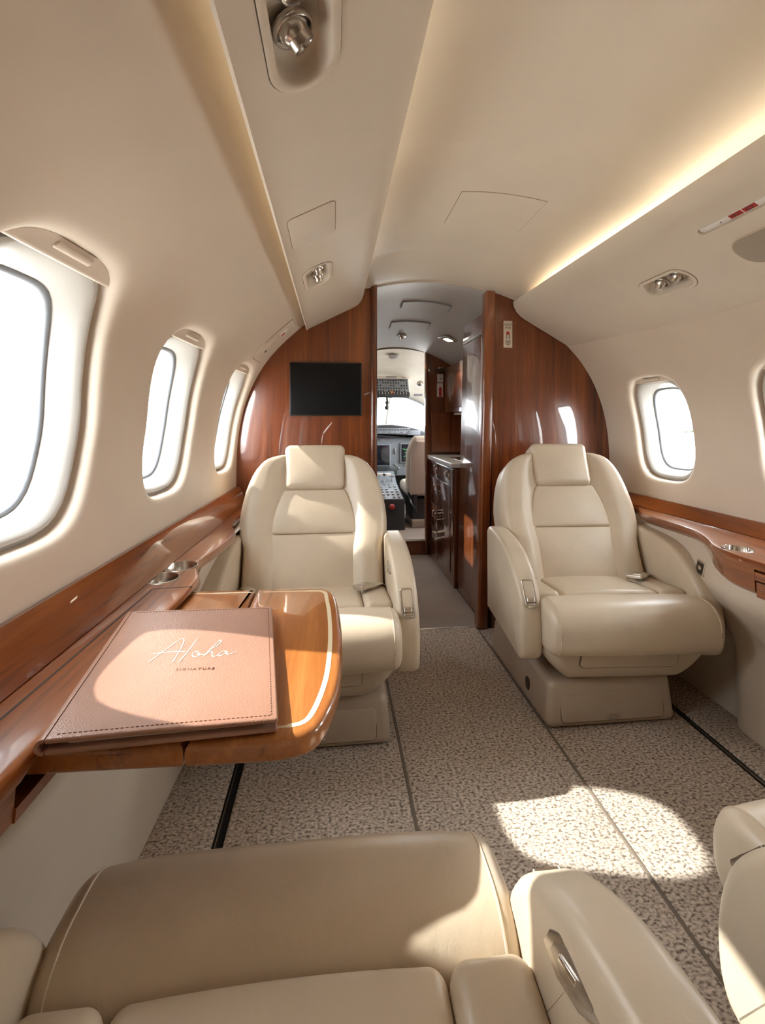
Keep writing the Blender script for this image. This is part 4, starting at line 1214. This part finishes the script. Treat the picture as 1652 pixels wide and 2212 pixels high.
# cockpit bulkhead -------------------------------------------------------------
YC = 3.72
cb = thing('wall_cockpit', 'dark walnut partition right of the cockpit doorway', 'wall', (.9, YC, 0), kind='structure')
P = [(.757, 0), (1.45, 0), (1.45, 1.35), (1.2, 1.52), (1.0, 1.585), (.88, 1.63), (.757, 1.665)]
mb = MB(); mb.prism(P, YC, YC+.03, .003, lambda u, v, d: (u, d, v)); part('panel', mb, M['wood_d'], cb, True)
mb = MB(); mb.rbox(.757, YC+.008, .83, .028, .05, 1.66, .012, 4); part('edge_post', mb, M['wood_d'], cb, True)
cb2 = thing('wall_cockpit_left', 'dark walnut partition left of the cockpit doorway', 'wall', (0, YC, 0), kind='structure')
P = [(.26, 0), (.26, 1.665), (.12, 1.60), (-.2, 1.45), (-.44, 1.2), (-.50, .8), (-.50, 0)]
mb = MB(); mb.prism(P, YC, YC+.03, .003, lambda u, v, d: (u, d, v)); part('panel', mb, M['wood_d'], cb2, True)
# header arch above the cockpit door
mb = MB(); mb.prism([(.25, 1.74), (.25, 1.655)]+[(.25+.51*i/16, 1.684-((.25+.51*i/16)-.52)**2*.55) for i in range(17)]+[(.76, 1.74)], YC, YC+.025, 0, lambda u, v, d: (u, d, v)); solo('trim_4', mb, M['vest'], 'pale header above the cockpit doorway', 'trim', kind='structure')
mb = MB(); mb.tube([(.25+.51*i/24, YC-.003, 1.684-((.25+.51*i/24)-.52)**2*.55) for i in range(25)], .008, 8); solo('trim_5', mb, plain('arch_edge', (.36, .28, .20), .5), 'brown arched edging of the cockpit doorway', 'trim', kind='structure')
# things on the partition
root = thing('coat_hook', 'short metal coat hook bar on the dark cockpit partition', 'hook', (.882, YC, 1.508))
mb = MB(); mb.rbox(.882, YC-.010, 1.506, .125, .018, .022, .004, 2); part('bar', mb, M['darkmetal'], root, True)
mb = MB(); mb.rbox(.868, YC-.016, 1.524, .04, .022, .012, .004, 2); part('latch', mb, M['chrome'], root, True)
root = thing('placard', 'white and red extinguisher placard on the dark cockpit partition', 'sign', (.868, YC, 1.38))
mb = MB(); mb.rbox(.869, YC-.002, 1.442, .050, .005, .068, .001, 2); part('notice', mb, M['white'], root, True)
for k in (0, .012, .024, -.012):
    mb = MB(); mb.rbox(.872, YC-.005, 1.440+k, .020, .002, .003, .0005, 1); part('lettering', mb, M['blackink'], root, True)
mb = MB(); mb.rbox(.867, YC-.002, 1.345, .050, .005, .112, .001, 2); part('notice', mb, M['white'], root, True)
mb = MB(); mb.prism([(-.011, -.054), (.011, -.054), (.011, .015), (.006, .024), (-.006, .024), (-.011, .015)], 0, .004, .001, lambda u, v, d: (.869+u, YC-.0045-d, 1.345+v)); part('red_symbol', mb, M['red'], root, True)

# ------------------------------------------------------------------ cockpit
mb = MB(); mb.rbox(.505, 4.75, .06, 1.9, 2.06, .12, .004); solo('cockpit_floor', mb, M['carpet_f'], 'raised cockpit floor with a carpeted step edge', 'floor', kind='structure')
mb = MB(); mb.rbox(.505, 3.725, .058, .52, .012, .116, .003); solo('step_riser', mb, M['wood_d'], 'dark riser of the step up into the cockpit', 'step')
mb = MB(); mb.rbox(.505, 3.728, .118, .52, .03, .012, .004); solo('step_nosing', mb, M['metal'], 'metal nosing on the cockpit step', 'step edge')
def nose(y): return 1-.55*max(0, (y-3.75)/2.2)**1.6
def cwall(side, top=1.0):
    mb = MB()
    mb.grid(lambda u, v: (C0+side*lerp_tab(HW, top*v)*nose(3.75+2.0*u)*.97, 3.75+2.0*u, top*v), 16, 14)
    return mb
solo('wall_cockpit_side', cwall(1), M['panel'], 'cockpit side wall right of the pilot seat', 'wall', kind='structure')
solo('wall_cockpit_side', cwall(-1, 1.34), M['panel'], 'cockpit side wall left of the pedestal, raised over the side window to block sun', 'wall', kind='structure')  # made taller to close the left side window and keep sun off the pedestal
# cockpit roof with the windscreen frame
mb = MB()
def roof(u, v):
    y = 3.76+1.35*u; x = -.80+1.60*v
    z = 1.70-.30*x*x-.28*u**1.7
    return (C0+x*nose(y), y, z)
mb.grid(roof, 20, 24)
solo('ceiling', mb, M['cockpit'], 'cream cockpit roof above the overhead panel', 'ceiling', kind='structure')
# side fairing above side window
mb = MB(); mb.grid(lambda u, v: (C0+(.78+.14*(1-v))*nose(3.76+.9*u)*(1-.06*u), 3.76+.9*u, 1.32+.22*v), 10, 6)
solo('wall_cockpit_fairing', mb, M['cockpit'], 'cream fairing above the right cockpit side window', 'wall', kind='structure')
mb = MB(); mb.grid(lambda u, v: (C0-(.78+.14*(1-v))*nose(3.76+.9*u)*(1-.06*u), 3.76+.9*u, 1.32+.22*v), 10, 6)
solo('wall_cockpit_fairing', mb, M['cockpit'], 'cream fairing above the left cockpit side window', 'wall', kind='structure')
mb = MB()
mb.tube([(.645, 5.16, 1.42), (.615, 5.50, 1.0)], .022, 8); mb.tube([(.50, 5.16, 1.43), (.50, 5.55, 1.0)], .014, 8)
solo('trim_6', mb, M['cockpit'], 'pale windscreen posts of the cockpit', 'trim', kind='structure')
mb = MB()
mb.tube([(C0+x*nose(5.11), 5.11, 1.70-.30*x*x-.28-.012) for x in [-.8+1.6*i/20 for i in range(21)]], .012, 8)
solo('trim_7', mb, M['seal'], 'thin dark upper edge of the cockpit windscreen', 'trim', kind='structure')
root = thing('window_13', 'cockpit windscreen, blown out white', 'window', (C0, 5.35, 1.2), kind='structure')
mb = MB(); mb.grid(lambda u, v: (C0+(-.62+1.24*u)*(1-.25*v*0), 5.58-.46*v-.25*(2*u-1)**2, .98+.45*v), 12, 6); part('pane', mb, M['glass'], root, True)
# overhead panel
root = thing('overhead_panel', 'grey switch panel hanging from the cockpit roof', 'panel', (.58, 4.6, 1.46))
om = Matrix.Translation((.575, 4.62, 1.448)) @ Matrix.Rotation(math.radians(62), 4, 'X')
mb = MB(); mb.rbox(0, 0, -.03, .36, .17, .07, .008, 2, mat=om); body = part('body', mb, M['panel'], root, True)
mb = MB(); mb.rbox(.02, .098, -.03, .36, .03, .075, .006, 2, mat=om); part('top_strip', mb, M['cockpit'], root, True)
mb = MB(); mb.rbox(.01, .098, .0085, .11, .016, .004, .001, 1, mat=om); mb.rbox(.14, .098, .0085, .045, .014, .004, .001, 1, mat=om); part('strip_window', mb, M['seal'], root, True)
mb = MB(); mb.rbox(0, -.107, .0, .36, .045, .05, .006, 2, mat=om); part('lower_strip', mb, M['panel2'], root, True)
mb = MB()
for i in range(13):
    for j in range(5):
        if random.random() < .75: mb.rbox(-.16+.0265*i, -.068+.032*j, .008, .010, .012, .012, .002, 1, mat=om)
sw = part('switches', mb, M['black'], root, True); sw['kind'] = 'stuff'
mb = MB()
for i in range(11): mb.rbox(-.155+.03*i, -.107, .03, .008, .022, .014, .002, 1, mat=om)
for i in range(13):
    for j in range(5):
        if random.random() < .4: mb.rbox(-.16+.0265*i, -.052+.032*j, .006, .012, .004, .004, .001, 1, mat=om)
sw = part('toggles', mb, M['knob'], root, True); sw['kind'] = 'stuff'
mb = MB(); mb.rbox(-.0, -.098, .03, .03, .022, .014, .003, 1, mat=om); part('guarded_switch', mb, plain('orange', (.55, .16, .06), .5), root, True)
mb = MB(); mb.tube(spline([(.535, 4.62, 1.325), (.535, 4.60, 1.27), (.530, 4.6, 1.24)], 4), .011, 8); mb.ball((.532, 4.59, 1.275), .020); mb.ball((.528, 4.59, 1.225), .022)
part('standby_compass', mb, M['panel2'], root, True, label='dark standby compass hanging under the panel')
# dome light and vent in the roof
mb = MB(); mb.lathe([(.05, 0), (.046, -.02), (.03, -.03), (0, -.032)], 20, Matrix.Translation((.53, 4.05, 1.672))); solo('dome_light', mb, M['knob'], 'small round fitting on the cockpit roof', 'lamp')
mb = MB(); mb.ball((.835, 4.42, 1.455), .034, sc_=(1, 1, .9)); solo('air_outlet', mb, M['metal'], 'round metal air outlet on the right cockpit fairing', 'air outlet')
mb = MB(); mb.rbox(.815, 4.42, 1.345, .085, .02, .022, .006, 2); solo('side_grille', mb, M['seal'], 'small dark oval grille on the right cockpit fairing', 'grille')
# main panel
root = thing('instrument_panel', 'grey cockpit instrument panel with dark displays below the windscreen', 'instrument panel', (.6, 5.0, .7))
mb = MB(); mb.rbox(.55, 5.04, .715, 1.15, .06, .44, .01, 3); part('panel', mb, M['panel'], root, True)
def glare(u, v):
    x = -.62+1.24*u; a = v*PI
    return None
mb = MB(); mb.prism(spline([(-.10, .945), (-.02, .99), (.2, 1.030), (.5, 1.052), (.68, 1.050), (.86, 1.018), (1.0, .975), (1.1, .93), (1.1, .905), (.5, .915), (-.10, .905)], 4), 4.93, 5.5, .025, lambda u, v, d: (u, d, v), 3); part('glareshield', mb, M['panel2'], root, True)
mb = MB(); mb.rbox(.60, 4.925, .985, .44, .02, .062, .006, 2); mb.rbox(.86, 4.925, .965, .14, .02, .05, .006, 2); part('guidance_panel', mb, M['panel'], root, True)
mb = MB()
for i in range(14): mb.rbox(.41+.031*i, 4.912, 1.0, .016, .008, .010, .002, 1)
part('annunciators', mb, M['panel2'], root, True)
mb = MB()
for i in range(7): mb.rbox(.44+.06*i, 4.910, .972, .012, .012, .010, .002, 1)
for p in ((.70, .79), (.70, .77), (.70, .745), (.72, .60), (.74, .58), (.70, .62), (.81, .615)): mb.rbox(p[0]-.03, 5.0, p[1], .018, .02, .016, .004, 1)
mb.rbox(.53, 5.0, .888, .05, .02, .012, .003, 1)
part('knobs', mb, M['knob'], root, True)
for (x0, x1, z0, z1, g) in ((.36, .605, .615, .83, 0), (.735, .955, .65, .84, 1)):
    mb = MB(); mb.rbox((x0+x1)/2, 5.0, (z0+z1)/2, x1-x0+.03, .035, z1-z0+.03, .008, 2); fr = part('display_frame', mb, M['panel'], root, True)
    mb = MB(); mb.rbox((x0+x1)/2, 4.982, (z0+z1)/2, x1-x0, .004, z1-z0, .002, 1); part('display', mb, plain('display_navy', (.008, .010, .018), .15), fr, True)
    if g:
        mb = MB()
        for i in range(26):
            mb.rbox(random.uniform(x0+.02, x1-.02), 4.979, random.uniform(z0+.02, z1-.02), random.uniform(.006, .03), .002, .004, .0005, 1)
        sy = part('display_symbols', mb, M['green'], fr, True); sy['kind'] = 'stuff'
mb = MB(); mb.rbox(.62, 4.96, .545, .13, .04, .055, .006, 2); part('radio_frame', mb, M['panel2'], root, True)
mb = MB(); mb.rbox(.62, 4.938, .545, .09, .003, .028, .001, 1); part('radio_display', mb, plain('radio_green', (.02, .07, .04), .2), root, True)
mb = MB(); mb.rbox(.505, 5.40, .53, 1.75, .04, .86, .01, 2); solo('wall_cockpit_front', mb, M['panel2'], 'dark footwell wall under the cockpit instrument panel', 'wall', kind='structure')
# pedestal
root = thing('centre_pedestal', 'grey centre pedestal with levers between the pilot seats', 'pedestal', (.50, 4.4, .12))
mb = MB(); mb.prism([(4.08, .12), (4.10, .385), (4.16, .395), (4.62, .47), (4.80, .56), (5.0, .58), (5.0, .12)], .37, .635, .008, lambda u, v, d: (d, u, v)); part('body', mb, M['panel2'], root, True)
mb = MB(); mb.prism([(4.11, .388), (4.16, .396), (4.62, .471), (4.80, .561), (4.80, .568), (4.61, .480), (4.16, .404), (4.11, .396)], .385, .625, .003, lambda u, v, d: (d, u, v)); part('top_plate', mb, M['panel'], root, True)
mb = MB()
for i in range(6):
    for j in range(5):
        if random.random() < .8:
            y = 4.15+.075*i; mb.rbox(.41+.045*j, y, .405+.16*(y-4.16)+.004, .024, .03, .012, .003, 1)
sw = part('pedestal_keys', mb, M['knob'], root, True); sw['kind'] = 'stuff'
for x in (.455, .505):
    mb = MB(); mb.rbox(x, 4.60, .505, .012, .012, .09, .003, 1); mb.rbox(x+.02, 4.59, .56, .085, .035, .024, .006, 2); part('lever', mb, M['white'], root, True)
mb = MB(); mb.rbox(.585, 4.62, .50, .012, .012, .07, .003, 1); mb.rbox(.585, 4.62, .54, .05, .03, .02, .006, 2); part('lever', mb, M['knob'], root, True)
mb = MB(); mb.tube([(.515, 4.09, .335), (.515, 4.06, .335)], .010, 8); mb.ball((.515, 4.05, .335), .025); part('red_knob', mb, M['red'], root, True)
# pilot seat
ps = thing('pilot_seat', 'grey beige pilot seat in the cockpit right of the pedestal', 'seat', (.86, 4.35, .12))
mb = MB(); mb.rbox(.86, 4.42, .455, .40, .44, .12, .05, 4, (4, 4, 1)); part('cushion', mb, M['sheep'], ps, True)
am = Matrix.Translation((.86, 4.19, .70)) @ Matrix.Rotation(math.radians(9), 4, 'X')
def pb(x, y, z): return (x*(1-.25*smooth(.10, .26, z)), y, z)
mb = MB(); mb.rbox(0, 0, 0, .40, .10, .52, .045, 5, (6, 2, 8), pb, am); part('backrest', mb, M['sheep'], ps, True)
def pb2(x, y, z): return (x*(1-.25*smooth(.10, .24, z)), y, z)
mb = MB(); mb.rbox(.01, -.065, -.02, .36, .04, .50, .015, 3, (4, 1, 8), pb2, am); part('back_shell', mb, M['sheep'], ps, True)
mb = MB(); mb.rbox(.74, 4.20, .35, .04, .08, .20, .012, 3); mb.rbox(.98, 4.20, .35, .04, .08, .20, .012, 3); mb.rbox(.86, 4.38, .28, .30, .36, .20, .02, 3); part('frame', mb, M['panel2'], ps, True)
mb = MB(); mb.tube(spline([(.685, 4.26, .50), (.69, 4.20, .42), (.70, 4.15, .36), (.73, 4.12, .30)], 5), .012, 8, flat=.5); part('harness', mb, M['black'], ps, True)
mb = MB(); mb.rbox(.86, 4.36, .155, .30, .40, .07, .01, 2); part('foot', mb, M['base'], ps, True)

# ------------------------------------------------------------------ outside
mb = MB(); mb.grid(lambda u, v: (-400+800*u, -400+800*v, -1.7), 20, 20)
solo('ground', mb, M['apron'], 'pale airport apron outside the windows', 'ground', kind='structure')
rows = [(84+3.6*i+random.uniform(-.5, .5), 108-3.1*i+random.uniform(-1, 1), random.uniform(.8, 1.15)) for i in range(7)]
for (x, y, s_) in rows:
    root = thing('tree', 'pale hazy bush in the row beyond the apron, seen through the right window', 'tree', (x, y, -1.7), group='row of bushes beyond the apron')
    mb = MB(); mb.tube([(x, y, -1.72), (x, y, -1.1)], .12, 6); part('trunk', mb, M['bark'], root, True)
    mb = MB()
    for k in range(6): mb.ball((x+random.uniform(-1.3, 1.3), y+random.uniform(-.8, .8), -1.0+random.uniform(-.1, .25)*s_), .75*s_, 10, 7, (1.2, 1, .8), .16)
    part('crown', mb, M['leaf'], root, True)

# ------------------------------------------------------------------ light
w = bpy.data.worlds.new('World'); sc.world = w; w.use_nodes = True
bg = w.node_tree.nodes['Background']; bg.inputs['Color'].default_value = (.97, .98, 1.0, 1); bg.inputs['Strength'].default_value = 14.5
sun = bpy.data.lights.new('Sun', 'SUN'); sun.energy = 9.5; sun.angle = math.radians(.8); sun.color = (1.0, .95, .88)
so = bpy.data.objects.new('Sun', sun); COL.objects.link(so)
so.rotation_euler = Vector((1, -.25, -.89)).to_track_quat('-Z', 'Y').to_euler()
def portal(side, yc, zc, wy, wz):
    l = bpy.data.lights.new('Daylight', 'AREA'); l.shape = 'RECTANGLE'; l.size = wy; l.size_y = wz
    l.cycles.is_portal = True
    o = bpy.data.objects.new('Daylight', l); COL.objects.link(o)
    o.location = (wallx(side, yc, zc, .16), yc, zc)
    o.rotation_euler = Vector((-side, 0, 0)).to_track_quat('-Z', 'Z').to_euler()
for (yc, zb, zt, hw_) in LW: portal(-1, yc, (zb+zt)/2, .36, .52)
for (yc, zb, zt, hw_) in RW: portal(1, yc, (zb+zt)/2, .36, .52)
sp = bpy.data.lights.new('Downlight', 'SPOT'); sp.energy = 5; sp.spot_size = 1.6; sp.spot_blend = .6; sp.color = (1, .85, .65); sp.shadow_soft_size = .03
so2 = bpy.data.objects.new('Downlight', sp); COL.objects.link(so2); so2.location = (.79, 3.2, 1.60)

# ------------------------------------------------------------------ camera
cam = bpy.data.cameras.new('Camera'); co = bpy.data.objects.new('Camera', cam); COL.objects.link(co)
cam.sensor_fit = 'HORIZONTAL'; cam.sensor_width = 36; cam.lens = 36*1000/1652
cam.shift_y = -(1106-910)/1652; cam.clip_start = .02; cam.clip_end = 1000
co.location = (0, 0, 1.09); co.rotation_euler = (PI/2, 0, -math.atan(.106))
sc.camera = co
sc.view_settings.view_transform = 'Standard'; sc.view_settings.look = 'None'; sc.view_settings.gamma = 1
sc.view_settings.use_curve_mapping = False
sc.view_settings.exposure = 0.43
cy = sc.cycles
cy.use_denoising = True
cy.max_bounces = 14; cy.diffuse_bounces = 10; cy.glossy_bounces = 5; cy.transparent_max_bounces = 12; cy.transmission_bounces = 6
cy.sample_clamp_indirect = 8; cy.caustics_reflective = False; cy.caustics_refractive = False
